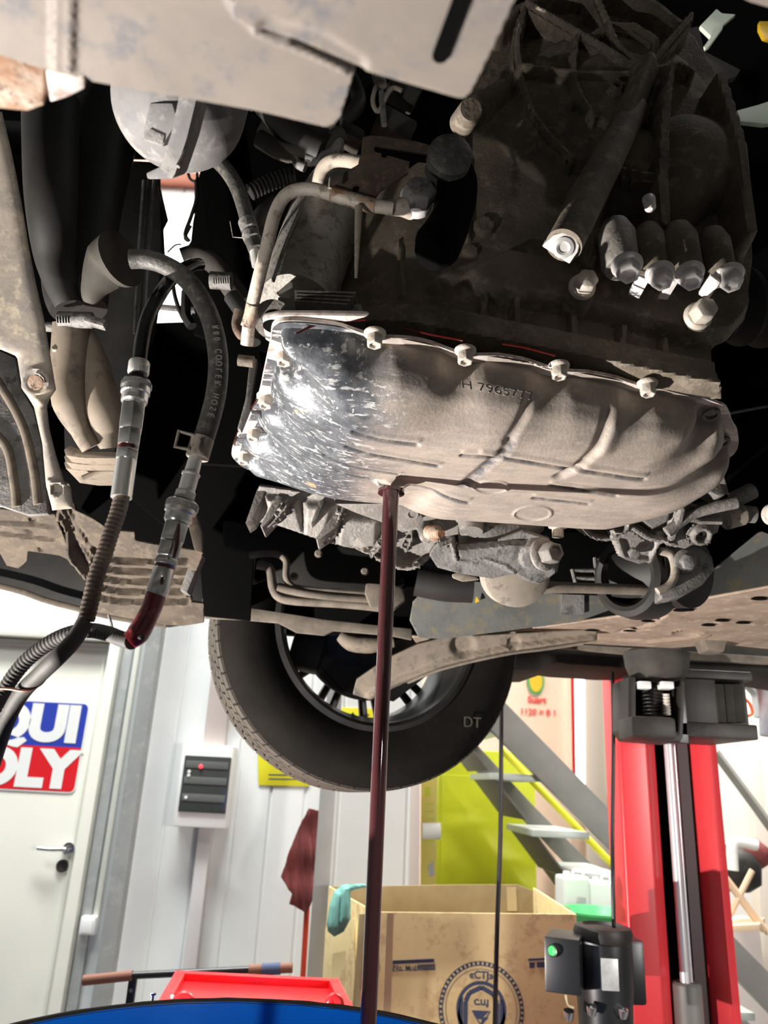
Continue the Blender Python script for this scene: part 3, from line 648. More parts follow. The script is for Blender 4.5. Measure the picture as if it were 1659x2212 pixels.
# ------------------------------------------------------------------ cardboard box
Y1 = 2.55
a = at(812, 1970, Y1); b = at(1241, 1975, Y1); zt_ = a.z + 0.0
zr = b.z; zb_ = 0.0; BW = b.x - a.x
cb = thing('cardboard_box', ((a.x + b.x) / 2, Y1 + 0.3, 0), 'tall brown cardboard box with blue print and open flaps', 'box')
th = 0.006; dpt = 0.62
slab('front_panel', [Vector((a.x, Y1, 0)), Vector((b.x, Y1, 0)), Vector((b.x, Y1, zr)), Vector((a.x, Y1, zt_))], (0, th, 0), 'card', cb, bevel=0.001)
lc = at(765, 1960, Y1 + 0.12); lb = at(703, 2000, Y1 + 0.42)
slab('side_panel', [Vector((a.x, Y1, 0)), Vector((lb.x, Y1 + dpt, 0)), Vector((lb.x, Y1 + dpt, at(715, 1915, Y1 + dpt).z)), Vector((a.x, Y1, zt_))], (-th, 0, 0), 'card', cb, bevel=0.001)
slab('side_panel', [Vector((b.x, Y1, 0)), Vector((b.x, Y1 + dpt, 0)), Vector((b.x, Y1 + dpt, zr)), Vector((b.x, Y1, zr))], (th, 0, 0), 'card', cb, bevel=0.001)
bk = [(710, 1915), (800, 1914), (1000, 1911), (1118, 1911), (1160, 1927), (1200, 1948), (1232, 1962), (1241, 1995), (710, 1995)]
slabY('back_panel', bk, Y1 + dpt, th, 'cardin', cb, bevel=0.001)
slab('flap', [at(775, 1975, Y1 + .02), at(810, 1972, Y1), at(822, 2090, Y1), at(765, 2240, Y1 - .02), at(757, 2240, Y1)], (0.003, 0.005, 0), 'cardin', cb, bevel=0.001)
slab('flap', [at(703, 2005, Y1 + .3), at(765, 1985, Y1 + .04), at(768, 2240, Y1 + .04), at(690, 2240, Y1 + .3)], (0.003, 0.005, 0), 'card', cb, bevel=0.001)
slabY('tape_strip', [(836, 1972), (850, 1972), (842, 2240), (826, 2240)], Y1 - 0.0015, 0.001, 'tape', cb, bevel=0)['label'] = 'yellowish parcel tape'
slabY('tape_strip', [(1094, 1916), (1115, 1916), (1117, 1968), (1096, 1968)], Y1 + dpt - 0.002, 0.001, 'tape', cb, bevel=0)['label'] = 'yellowish parcel tape'
yp = Y1 - 0.002
def pr(px, name='print'): return slabY(name, px, yp, 0.0012, 'ink', cb, bevel=0)
pr([(848, 2075), (938, 2071), (938, 2079), (848, 2083)]); pr([(907, 2084), (938, 2083), (938, 2086), (907, 2087)])
for (p, q) in (((848, 2084), (848, 2098)), ((903, 2082), (903, 2097)), ((938, 2080), (938, 2095))): pr([(p[0], p[1]), (p[0] + 1.4, p[1]), (q[0] + 1.4, q[1]), (q[0], q[1])])
pr([(847, 2097), (938, 2094), (938, 2095.4), (847, 2098.4)])
textmesh('print', 'No. Moll', at(875, 2091, yp), (1, 0, 0.0), (0, 0, 1), 0.019, 'ink', cb, off=0.0003)
textmesh('print', '8888888', at(921, 2090, yp), (1, 0, 0.0), (0, 0, 1), 0.015, 'ink', cb, off=0.0004)
pr([(1141, 2071), (1180, 2069), (1180, 2074), (1141, 2076)]); pr([(1144, 2079), (1155, 2079), (1155, 2091), (1144, 2091)]); pr([(1160, 2078), (1180, 2078), (1180, 2090), (1160, 2090)])
# round emblem
ec = at(1040, 2181, yp); u_ = (at(1140, 2181, yp).x - ec.x) / 100
def annulus(ri, ro, seg=64, a0=0, a1=2 * pi):
    V = []; F = []
    for i in range(seg + 1):
        t = a0 + (a1 - a0) * i / seg
        for r in (ri, ro):
            V.append((ec.x + r * u_ * cos(t), yp, ec.z + r * u_ * sin(t)))
    for i in range(seg): F.append([2 * i, 2 * i + 1, 2 * i + 3, 2 * i + 2])
    return V, F
parts = [annulus(83, 85), annulus(76, 77), annulus(90.5, 92)]
for k in range(56): parts.append(annulus(85, 91, 2, 2 * pi * k / 56, 2 * pi * (k + .55) / 56))
v, f = join(parts); link_mesh('emblem_ring', v, f, 'ink', cb, recalc=False)
parts = [annulus(47, 54, 48), ]
v, f = join(parts); link_mesh('emblem_disc', v, f, 'ink', cb, recalc=False)
shp = [(-34, -60), (-34, 14), (-26, 30), (0, 42), (26, 30), (34, 14), (34, -60)]
def epoly(pts, nm='emblem_shape', m='ink', dy=0.0):
    return slab(nm, [Vector((ec.x + x * u_, yp - dy, ec.z + y * u_)) for x, y in pts], (0, 0.0006, 0), m, cb, bevel=0)
def lines(pts, wd):
    P = []
    for p, q in zip(pts, pts[1:]):
        p = Vector((p[0], p[1])); q = Vector((q[0], q[1])); nn = (q - p).normalized(); nn = Vector((-nn.y, nn.x)) * wd / 2
        P.append([(p + nn), (q + nn), (q - nn), (p - nn)])
    V = []; F = []
    for g in P:
        b = len(V); V += [(ec.x + w_.x * u_, yp - 0.0004, ec.z + w_.y * u_) for w_ in g]; F.append([b, b + 1, b + 2, b + 3])
    return link_mesh('emblem_line', V, F, 'ink', cb, recalc=False)
lines(shp, 9)
epoly([(-46, -40), (-52, -14), (-46, 18), (-40, 24), (-40, -60)]); epoly([(46, -40), (52, -14), (46, 18), (40, 24), (40, -60)])
epoly([(-20, -2), (18, -2), (4, -14), (16, -14), (-4, -34), (2, -18), (-10, -18)])
lines([(-20, -2), (0, -30), (20, -2)], 2)
textmesh('emblem_lettering', '«CTJ»', (ec.x, yp, ec.z + 63 * u_), (1, 0, 0), (0, 0, 1), 21 * u_, 'ink', cb, off=0.0006)
textmesh('emblem_lettering', 'C.U.J', (ec.x, yp, ec.z + 12 * u_), (1, 0, 0), (0, 0, 1), 15 * u_, 'ink', cb, off=0.001)
# teal cloth on the box corner
tp = [(722, 1925), (740, 1911), (785, 1909), (800, 1914), (770, 1921), (757, 1925), (758, 1950), (757, 1985), (743, 2012), (722, 2024), (708, 2012), (706, 1995), (712, 1955)]
o = relief('teal_cloth', tp, [('ridge', [(725, 1935), (722, 2000)], .02, .015), ('ridge', [(745, 1925), (744, 1990)], .018, .012)], 0.004, 'teal', None, at(740, 1960, Y1 - 0.008), (0, -1, 0.1), solid=0.004, hfun=lambda P, d: 0.006 * np.sin(P[..., 0] * 90) + 0.012 * np.minimum(d / 0.02, 1)); tag(o, 'teal cleaning cloth hung over the corner of the cardboard box', 'cloth')

# ------------------------------------------------------------------ trolley handle with brown grips
Yh = 2.35
t = thing('push_cart', at(420, 2330, Yh), 'black tubular cart handle with brown grips behind the red tray', 'cart')
A = at(180, 2117, Yh); B = at(285, 2107, Yh); Cc = at(540, 2095, Yh); Dd = at(640, 2089, Yh); A.z = B.z + 0.0
tube('crossbar', [at(270, 2108, Yh), at(555, 2094, Yh)], 0.009, 'blackm', t, straight=True)
tube('grip', [at(180, 2118, Yh), at(286, 2107, Yh)], 0.0125, 'brown', t, straight=True)['label'] = 'brown grip'
tube('grip', [at(538, 2095, Yh), at(632, 2090, Yh)], 0.0125, 'brown', t, straight=True)['label'] = 'brown grip'
tube('sleeve', [at(566, 2094, Yh), at(606, 2092, Yh)], 0.0145, 'ink', t, straight=True)['label'] = 'dark blue tape on the grip'
for px in (286, 560):
    q = at(px, 2112, Yh); box('upright', (q.x, Yh + 0.01, q.z / 2), (0.022, 0.012, q.z), 'blackm', t)
    turned('screw', (q.x, Yh + 0.004, q.z - 0.03), (0, -1, 0), [(0, 0.006), (0.003, 0.005)], 'silver', t, 12)
box('deck', (at(420, 2112, Yh).x, Yh + 0.25, 0.14), (0.45, 0.55, 0.03), 'blackm', t)

# ------------------------------------------------------------------ red tray on its cart
Yr = 1.75
R1 = at(345, 2165, Yr); R2 = at(763, 2128, Yr)
rt = thing('tool_tray_cart', ((R1.x + R2.x) / 2, Yr + 0.1, 0), 'bright red plastic tray cart behind the blue drum', 'cart')
zt1 = at(560, 2144, Yr).z
L0 = at(383, 2122, Yr + .12); L1 = at(722, 2096, Yr + .12); F0 = at(352, 2148, Yr - .06); F1 = at(763, 2118, Yr - .06)
P0 = Vector((L0.x, Yr + .14, zt1)); P1 = Vector((L1.x, Yr + .14, zt1)); Q0 = Vector((F0.x, Yr - .06, zt1 - .014)); Q1 = Vector((F1.x, Yr - .06, zt1 - .014))
def lerp(a, b, t): return a + (b - a) * t
# rim frame as four bars round a sunken floor
nn = Vector((0, 0, 1))
rim = []
for (a, b) in ((P0, P1), (Q0, Q1), (P0, Q0), (P1, Q1)):
    d = (b - a).normalized(); s = d.cross(nn) * 0.012
    q = [a - d * .01 + s, b + d * .01 + s, b + d * .01 - s, a - d * .01 - s]
    rim.append(([v for v in q] + [v - Vector((0, 0, .022)) for v in q], [[0, 1, 2, 3], [7, 6, 5, 4], [0, 4, 5, 1], [1, 5, 6, 2], [2, 6, 7, 3], [3, 7, 4, 0]]))
v, f = join(rim); link_mesh('rim', v, f, 'redplast', rt, bevel=0.004)
slab('tray_floor', [P0, P1, Q1, Q0], (0, 0, -0.012), 'redplast', rt).location.z -= 0.014
sk = [Vector((Q0.x, Q0.y, Q0.z - .015)), Vector((Q1.x, Q1.y, Q1.z - .015)), Vector((Q1.x - .02, Q1.y + .01, .35)), Vector((Q0.x + .02, Q0.y + .01, .35))]
slab('body', [v + Vector((0, .004, 0)) for v in sk], (0, 0.17, 0), 'redplast', rt, bevel=0.01)
tube('moulded_loop', [at(392, 2185, Yr - .07), at(383, 2165, Yr - .075), at(396, 2150, Yr - .075), at(412, 2160, Yr - .075), at(414, 2185, Yr - .07)], 0.008, 'redplast', rt)
tube('moulded_loop', [at(712, 2190, Yr - .07), at(712, 2165, Yr - .075), at(722, 2155, Yr - .075), at(733, 2165, Yr - .075), at(733, 2190, Yr - .07)], 0.009, 'redplast', rt)
for px, py in ((372, 2153), (387, 2156)): turned('rivet', at(px, py, Yr - .074), (0, -1, 0), [(0, .004), (.003, .003)], 'pink', rt, 12)
for sx in (Q0.x + .06, Q1.x - .06):
    box('leg', (sx, Yr + .02, .19), (.03, .03, .34), 'redplast', rt); turned('caster', (sx - .012, Yr + .02, .025), (1, 0, 0), [(0, .025), (.024, .025)], 'blackm', rt, 20)

# ------------------------------------------------------------------ blue drum
zr_ = 1.18; dc = Vector((-0.095, 0.735, 0)); rad = 0.282
# fit: far rim passes the photo points
dr = thing('oil_drum', (dc.x, dc.y, 0), 'open blue steel drum catching the fluid at the bottom of the picture', 'drum')
prof = [(0.30, 0.02), (0.30, rad - .006), (0.33, rad), (0.60, rad), (0.61, rad + .008), (0.625, rad + .008), (0.635, rad), (0.88, rad), (0.89, rad + .008), (0.905, rad + .008), (0.915, rad), (1.165, rad), (1.172, rad + .006), (zr_, rad + .006), (zr_, rad - .002), (1.165, rad - .003), (0.34, rad - .003), (0.32, rad - .02), (0.32, 0.0)]
turned('shell', (dc.x, dc.y, 0), (0, 0, 1), prof, 'bluep', dr, 96)
rp = []
for i in range(97):
    a = 2 * pi * i / 96; rp.append(Vector((dc.x + (rad + .002) * cos(a), dc.y + (rad + .002) * sin(a), zr_ - .001 + random.uniform(-.0004, .0004))))
v, f = tubev(rp, [0.0042] * 97, 8, False); link_mesh('rim_bead', v, f, 'darkm', dr, smooth=True)['label'] = 'grimy blackened rim'
turned('fluid_surface', (dc.x, dc.y, 0.62), (0, 0, 1), [(0, rad - .006), (0.002, rad - .006), (0.002, 0)], 'oil', dr, 64)
for k in range(3):
    a = 2 * pi * k / 3 + .4; turned('stand_leg', (dc.x + .22 * cos(a), dc.y + .22 * sin(a), 0), (0, 0, 1), [(0, .02), (.31, .02)], 'blackm', dr, 12)
b0 = atz(328, 2166, zr_)
turned('screw', b0 + Vector((0, 0, -.002)), (0, 0, 1), [(0, .0018), (.009, .0018), (.0095, .0038), (.0115, .0038), (.012, .002)], 'silver', dr, 10)

# ------------------------------------------------------------------ lift
Yl = 2.15
def lx(px, py, Y=Yl): return at(px, py, Y).x
lf = thing('vehicle_lift', (lx(1460, 2100), Yl + .15, 0), 'red two-post vehicle lift column with black arm and power unit', 'lift')
X = [ (lx(1324, 1450) + lx(1330, 2212)) / 2, lx(1437, 2100), lx(1505, 1900), lx(1598, 2200)]
xa = lx(1350, 1900); xb = lx(1420, 1900); xc = lx(1442, 1900); xd = lx(1532, 1900); xe = lx(1578, 1900)
HC = 3.6
# C-shaped column: left web with bevelled lip, open channel, right lip
slab('column_side', [Vector(p) for p in ((xa, Yl, .02), (xb, Yl, .02), (xb, Yl, HC), (xa, Yl, HC))], (0, .13, 0), 'liftred', lf, bevel=.012, segs=3)
lf_l = slab('column_lip', [Vector(p) for p in ((xb - .004, Yl + .004, .02), (xc, Yl + .03, .02), (xc, Yl + .03, HC), (xb - .004, Yl + .004, HC))], (0, .02, 0), 'liftred', lf, bevel=.003)
slab('column_back', [Vector(p) for p in ((xc - .01, Yl + .24, .02), (xd + .01, Yl + .24, .02), (xd + .01, Yl + .24, HC), (xc - .01, Yl + .24, HC))], (0, .02, 0), 'maroon', lf)
slab('column_lip', [Vector(p) for p in ((xd, Yl + .05, .02), (xd + .03, Yl + .0, .02), (xd + .03, Yl + .0, HC), (xd, Yl + .05, HC))], (0.004, .2, 0), 'liftred', lf, bevel=.003)
slab('column_side', [Vector(p) for p in ((xd + .03, Yl, .02), (xe, Yl + .01, .02), (xe, Yl + .01, HC), (xd + .03, Yl, HC))], (0, .3, 0), 'liftred', lf, bevel=.004)
slab('channel_dark_strip', [Vector(p) for p in ((xc - .012, Yl + .055, .02), (xc - .008, Yl + .055, .02), (xc - .008, Yl + .055, HC), (xc - .012, Yl + .055, HC))], (0, .19, 0), 'maroon', lf, bevel=0)  # added dark strips that deepen the shade in the channel
slab('channel_dark_strip', [Vector(p) for p in ((xd - .034, Yl + .06, .02), (xd - .002, Yl + .06, .02), (xd - .002, Yl + .06, HC), (xd - .034, Yl + .06, HC))], (0, .18, 0), 'maroon', lf, bevel=0)
box('base_plate', ((xa + xe) / 2, Yl + .16, .01), (xe - xa + .04, .40, .02), 'liftred', lf)
xr = lx(1464, 1900, Yl + .02)
turned('cylinder_rod', (xr, Yl + .02, at(1470, 2110, Yl + .02).z - .02), (0, 0, 1), [(0, .0115), (2.2, .0115)], 'rod', lf, 24)['label'] = 'polished silver hydraulic rod'
turned('cylinder_rod', (xr + .019, Yl + .03, at(1470, 2110, Yl + .02).z - .02), (0, 0, 1), [(0, .0045), (2.2, .0045)], 'rod', lf, 16)
zc = at(1470, 2122, Yl + .02).z
turned('hydraulic_cylinder', (xr + .006, Yl + .03, .04), (0, 0, 1), [(0, .036), (zc - .045, .036), (zc - .04, .03), (zc - .04, .015)], 'stair', lf, 28)
# carriage and arm under the car
def lb(name, px0, px1, py0, py1, Y, dep, m, **k):
    a = at(px0, py1, Y); b = at(px1, py0, Y)
    return box(name, ((a.x + b.x) / 2, Y + dep / 2, (a.z + b.z) / 2), (abs(b.x - a.x), dep, abs(b.z - a.z)), m, lf, **k)
Ya = 1.75
lb('carriage', 1472, 1545, 1462, 1566, Ya + .1, .3, 'darkm', bevel=.006)
lb('arm_housing', 1540, 1608, 1462, 1568, Ya + .16, .22, 'darkm', bevel=.004)
for x in (1551, 1572, 1592): lb('guide_plate', x, x + 12, 1478, 1560, Ya + .13, .03, 'dustblack', bevel=.002)
lb('arm_flange', 1470, 1636, 1566, 1590, Ya + .08, .26, 'darkm', bevel=.004)
lb('arm_flange', 1474, 1625, 1452, 1463, Ya + .08, .26, 'darkm', bevel=.003)
# the pad: cup, screw, yoke
yo = [(1357, 1462), (1357, 1575), (1372, 1596), (1470, 1604), (1476, 1592), (1480, 1470), (1468, 1468), (1464, 1580), (1380, 1572), (1374, 1560), (1374, 1462)]
slab('yoke', [at(x, y, Ya - .02) for x, y in yo], (0, .12, 0), 'darkm', lf, bevel=.004)
lb('yoke_block', 1366, 1460, 1550, 1592, Ya - .05, .1, 'darkm', bevel=.008)
lb('yoke_back', 1360, 1478, 1466, 1600, Ya + .08, .03, 'blackm', bevel=.003)
pc = at(1420, 1458, Ya + .03)
turned('pad_screw', at(1414, 1556, Ya + .03), (0, 0, 1), [(0, .022)] + [(0.004 * k, .022 + (.003 if k % 2 else 0)) for k in range(1, 26)] + [(.108, .018)], 'darkm', lf, 20)
turned('pad_cup', pc + Vector((0, 0, -.012)), (0, 0, 1), [(0, .05), (.008, .062), (.03, .07), (.06, .074), (.06, .05), (.03, .045)], 'dustblack', lf, 32)
for x in (1381, 1430): lb('pad_bushing', x, x + 26, 1472, 1487, Ya - .03, .03, 'white', bevel=.003)
turned('spring', at(1442, 1545, Ya - .01), (0, 0, 1), [(0.0035 * k, .006 + (.002 if k % 2 else 0)) for k in range(14)], 'bolt', lf, 14)
# power unit
Yp = 1.9
cx0, cx1 = at(1175, 2080, Yp - .05).x, at(1262, 2080, Yp - .05).x
mb = at(1300, 2120, Yp)
pw = turned('power_unit', (at(1305, 2120, Yp).x, Yp, at(1305, 2260, Yp).z), (0, 0, 1), [(0, .05), (.0, .056), (.08, .058), (.11, .062), (at(1305, 2012, Yp).z - at(1305, 2260, Yp).z - .02, .062), (at(1305, 2012, Yp).z - at(1305, 2260, Yp).z - .014, .056)], 'blackm', lf, 40); pw['label'] = 'black motor of the lift power unit'
tz = at(1305, 2003, Yp).z
turned('motor_cap', (at(1302, 2010, Yp).x, Yp, tz - .030), (0, 0, 1), [(0, .058), (.02, .064), (.032, .060), (.036, .045), (.03, .04)], 'darkm', pw, 36)
def subbox(name, px0, px1, py0, py1, Y, dep, m, rz=0, **k):
    a = at(px0, py1, Y); b = at(px1, py0, Y)
    return box(name, ((a.x + b.x) / 2, Y + dep / 2, (a.z + b.z) / 2), (abs(b.x - a.x), dep, abs(b.z - a.z)), m, pw, rz=rz, **k)
subbox('control_box', 1200, 1272, 2030, 2148, Yp - .08, .12, 'blackm', rz=-.35, bevel=.004)
subbox('mounting_bracket', 1338, 1392, 2032, 2172, Yp + .02, .16, 'blackm', bevel=.01)
subbox('rating_plate', 1301, 1335, 2072, 2140, Yp - .079, .004, 'label', bevel=.001)['label'] = 'silver rating plate'
gb = at(1190, 2052, Yp - .07)
turned('push_button', gb + Vector((.012, 0, 0)), (-.75, -.6, 0), [(0, .012), (.014, .012), (.015, .009)], 'blackm', pw, 20)
turned('green_button', gb + Vector((.001, -.009, 0)), (-.75, -.6, 0), [(0, .0095), (.003, .0085), (.004, .004)], 'green', pw, 20)['label'] = 'bright green button'
tube('cable', [at(1222, 2148, Yp), at(1228, 2170, Yp), at(1240, 2176, Yp)], .003, 'tape', pw)
for px, py in ((1228, 2202), (1278, 2192), (1345, 2198)): turned('hose_fitting', at(px, py, Yp - .06), (0, -.3, 1), [(0, .008), (.01, .011), (.018, .011), (.02, .006)], 'silver', pw, 12)
# black cables
o = tube('hanging_cable', [at(1084, 1490, 2.3), at(1083, 1560, 2.3), at(1081, 1800, 2.3), at(1074, 2000, 2.3), at(1069, 2212, 2.3), at(1066, 2420, 2.3)], .0062, 'blackm', n=6); tag(o, 'straight black cable hanging in front of the cardboard box', 'cable')
o = tube('hanging_cable', [at(1323, 1452, 1.92), at(1325, 1600, 1.92), at(1323, 1800, 1.92), at(1324, 1900, 1.90), at(1326, 2012, 1.90)], .0045, 'blackm', n=6); tag(o, 'thin black cable along the left edge of the red lift column', 'cable')

# ================================================================== THE CAR, seen from underneath
car = thing('car', (0.1, 1.2, 1.40), 'car raised on the lift, dusty underside with its transmission, pan and front wheel', 'car')
def lab(o, s): o['label'] = s; return o

# ---- oil pan: a pressed tray with bolt pockets
ZF = 1.82
outl = [(600, 700), (700, 702), (810, 722), (905, 740), (1005, 762), (1110, 778), (1207, 797), (1300, 815), (1398, 834), (1490, 856), (1556, 872), (1572, 890), (1580, 915), (1592, 935), (1590, 975), (1560, 998), (1500, 1032), (1400, 1056), (1290, 1075), (1080, 1062), (830, 1045), (640, 1026), (540, 1016), (503, 985), (513, 945), (536, 910), (560, 850), (572, 800), (585, 740)]
FO = [atz(x, y, ZF) for x, y in outl]
bolts_px = [(810, 720), (1005, 757), (1207, 790), (1398, 828), (615, 760), (575, 855), (548, 928), (528, 980)]
holes_px = [(1535, 885), (1558, 945)]
far_px = [(700, 1030), (900, 1050), (1100, 1062), (1280, 1062), (1450, 1030)]
BO = [atz(x, y, ZF) for x, y in bolts_px]; HO = [atz(x, y, ZF) for x, y in holes_px]
def pan_grid():
    step = 0.0016
    fo = [(p.x, p.y) for p in FO]; cen = (sum(p[0] for p in fo) / len(fo), sum(p[1] for p in fo) / len(fo))
    # the wavy flange outline bulges round every bolt
    fo2 = [(p.x, p.y) for p in crom(FO, 5, closed=True)]
    xs = [p[0] for p in fo2]; ys = [p[1] for p in fo2]
    U = np.arange(min(xs) - step, max(xs) + 2 * step, step); V = np.arange(min(ys) - step, max(ys) + 2 * step, step)
    G = np.stack(np.meshgrid(U, V, indexing='ij'), -1)
    d, near, ins = poly_dist(G, fo2)
    P = np.where(ins[..., None], G, near); d = np.where(ins, d, 0)
    # shrink round the bolts to make pockets
    dd = d - 0.009
    for b in BO + HO:
        r = np.linalg.norm(P - np.array((b.x, b.y)), axis=-1)
        k = 0.012; e = r - 0.0185; h = np.clip(0.5 + 0.5 * (e - dd) / k, 0, 1)
        dd = e * (1 - h) + dd * h - k * h * (1 - h)
    # line the grid up with the foot of the wall so that the fold is crisp
    gx, gy = np.gradient(dd, step); gn = np.maximum(gx * gx + gy * gy, 0.2)
    mv = (np.abs(dd) < step * 0.55) & ins & (d > step)
    P = P - np.where(mv, dd / gn, 0)[..., None] * np.stack([gx, gy], -1)
    dd = np.where(mv, 0, dd)
    t = np.clip(dd / 0.015, 0, 1); t2 = np.clip((dd - 0.006) / 0.072, 0, 1)
    D = 0.068 * (0.50 * (1 - (1 - t) ** 2.4) ** 0.417 + 0.50 * (1 - (1 - t2) ** 2.2))
    # the left end falls away more gently, the back right holds a deeper sump
    a = np.array((FO[0].x, FO[0].y)); u = np.array((cos(radians(13.4)), sin(radians(13.4)))); v = np.array((-u[1], u[0]))
    lu = (P - a) @ u; lv = (P - a) @ v
    D *= 0.62 + 0.38 * sstep((lu + 0.02) / 0.15)
    D += 0.004 * sstep((lu - 0.235 + lv * 0.1) / 0.02) * sstep((lv - 0.17) / 0.05) * np.clip(dd / 0.02, 0, 1)
    D -= 0.012 * sstep((lv - 0.12) / 0.12) * (1 - sstep((lu - 0.2) / 0.06))
    Wr = np.zeros(D.shape)
    def uvp(px, py): q = atz(px, py, 1.752); return np.array((q.x, q.y))
    def groove(px, w, h, dirt=1):
        nonlocal D, Wr
        pts = [uvp(*q) for q in px]; g = np.full(D.shape, 1e9)
        for p, q in zip(pts, pts[1:]): g = np.minimum(g, seg_dist(P, p, q)[0])
        D = D + h * sstep(1 - g / w) * np.clip(dd / 0.01, 0, 1)
        if h < 0 and dirt: Wr = np.maximum(Wr, sstep(1.25 - g / w))
    # raised beads pressed along the bottom
    for (x0, y0, x1, y1) in ((765, 945, 900, 963), (750, 975, 945, 1008), (700, 1008, 860, 1032), (700, 1035, 1010, 1082), (1040, 985, 1390, 1040), (1190, 1050, 1330, 1072), (1155, 1077, 1270, 1090), (1000, 985, 1080, 992)):
        groove([(x0, y0), (x1, y1)], 0.005, -0.0048)
        groove([(x0 + 4, y0 - 9), (x1 + 4, y1 - 9)], 0.006, 0.002)
    groove([(1100, 972), (1060, 1000), (1000, 1050)], 0.010, -0.004)
    groove([(1420, 870), (1360, 930), (1290, 990), (1210, 1030)], 0.011, -0.0055, 0)
    groove([(1440, 872), (1375, 938), (1310, 992)], 0.016, 0.003)
    groove([(1215, 885), (1170, 920), (1100, 965)], 0.010, -0.004, 0)
    groove([(1005, 800), (985, 850)], 0.009, 0.006)
    groove([(1420, 845), (1400, 880)], 0.009, 0.006)
    for cx_, cy_, rr in ((1062, 1052, 0.020), (1150, 1104, 0.023)):
        q = np.linalg.norm(P - uvp(cx_, cy_), axis=-1); D = D + 0.0022 * sstep(1 - np.abs(q - rr) / 0.003)
    hd = uvp(845, 1058); q = np.linalg.norm(P - hd, axis=-1)
    D = D + 0.006 * sstep((0.024 - q) / 0.01) - 0.02 * sstep((0.0085 - q) / 0.003)
    D = D * np.clip(dd / 0.001 + 0, 0, 1)
    rs = np.random.RandomState(1)
    Z = ZF - D
    idx = np.full(d.shape, -1); verts = []; faces = []; wr = []
    cell = ins[:-1, :-1] | ins[1:, :-1] | ins[:-1, 1:] | ins[1:, 1:]
    for i, j in zip(*np.nonzero(cell)):
        q = []
        for (a_, b_) in ((i, j), (i, j + 1), (i + 1, j + 1), (i + 1, j)):
            if idx[a_, b_] < 0: idx[a_, b_] = len(verts); verts.append((float(P[a_, b_, 0]), float(P[a_, b_, 1]), float(Z[a_, b_]))); wr.append(float(Wr[a_, b_]))
            q.append(int(idx[a_, b_]))
        faces.append(q)
    return verts, faces, wr
pv, pf, pw_ = pan_grid()
pan = lab(link_mesh('oil_pan', pv, pf, 'pan', car, smooth=True, recalc=False), 'dusty grey and beige fluid pan, scratched at its left end')
pan.data.set_sharp_from_angle(angle=radians(55))
wat = pan.data.attributes.new('wear', 'FLOAT', 'POINT')
if len(pan.data.vertices) == len(pw_): wat.data.foreach_set('value', pw_)
else: print('WEAR MISMATCH', len(pan.data.vertices), len(pw_))
# light flange edge with the wavy lip
lip = crom([p + Vector((0, 0, 0.0006)) for p in FO], 6, closed=True)
for i, p in enumerate(lip):
    dmin = min((p - b).length for b in BO + HO)
    p.z = ZF + 0.0035 - 0.0055 * (1 - min(dmin / 0.035, 1))
cxy = Vector((sum(p.x for p in FO) / len(FO), sum(p.y for p in FO) / len(FO), 0))
V = []; F = []; n = len(lip)
for i, p in enumerate(lip):
    inn = (cxy - Vector((p.x, p.y, 0))).normalized()
    V += [p + Vector((0, 0, -.0018)) - inn * .001, p + Vector((0, 0, .0018)) - inn * .001, p + inn * .012 + Vector((0, 0, .0018)), p + inn * .012 + Vector((0, 0, -.0018))]
for i in range(n):
    j = (i + 1) % n
    for k in range(4): F.append([4 * i + k, 4 * i + (k + 1) % 4, 4 * j + (k + 1) % 4, 4 * j + k])
lab(link_mesh('pan_flange', V, F, 'gasket', pan, smooth='auto'), 'pale wavy flange edge, wet with red fluid')
for b in BO: bolt('pan_bolt', b + Vector((0, 0, .001)), (0.02, -.04, -1), .0082, .015, 'bolt', pan, washer=1.3)
for h in HO: ring('bolt_hole', h + Vector((0, 0, -.004)), (0, -.25, -1), .006, .0095, .004, 'castd', pan, 20)
tx = atz(1130, 842, 1.775)
textmesh('cast_number', 'H 7965777', Vector((0.105, 0.668, 1.789)), (1, .238, 0), (0, 0.35, 1), 0.017, 'castd', pan, depth=0.0004)
turned('drain_hole', atz(845, 1066, 1.738), (0, 0, 1), [(0, .0155), (.004, .0155), (.006, .008)], 'oil', pan, 28)

# red fluid film creeping along the flange
def film(px, Y, w=0.0011, nm='fluid_film', parent=pan):
    return tube(nm, [at(x, y, Y) for x, y in px], w, 'redfilm', parent, n=6, seg=6)
film([(872, 708), (930, 722), (1000, 735)], .636); film([(1085, 742), (1140, 752), (1200, 768)], .652); film([(640, 720), (690, 700), (790, 690)], .62, .0012); film([(585, 800), (560, 855), (545, 880)], .77, .0016); film([(530, 895), (518, 925), (505, 960)], .88, .0016)

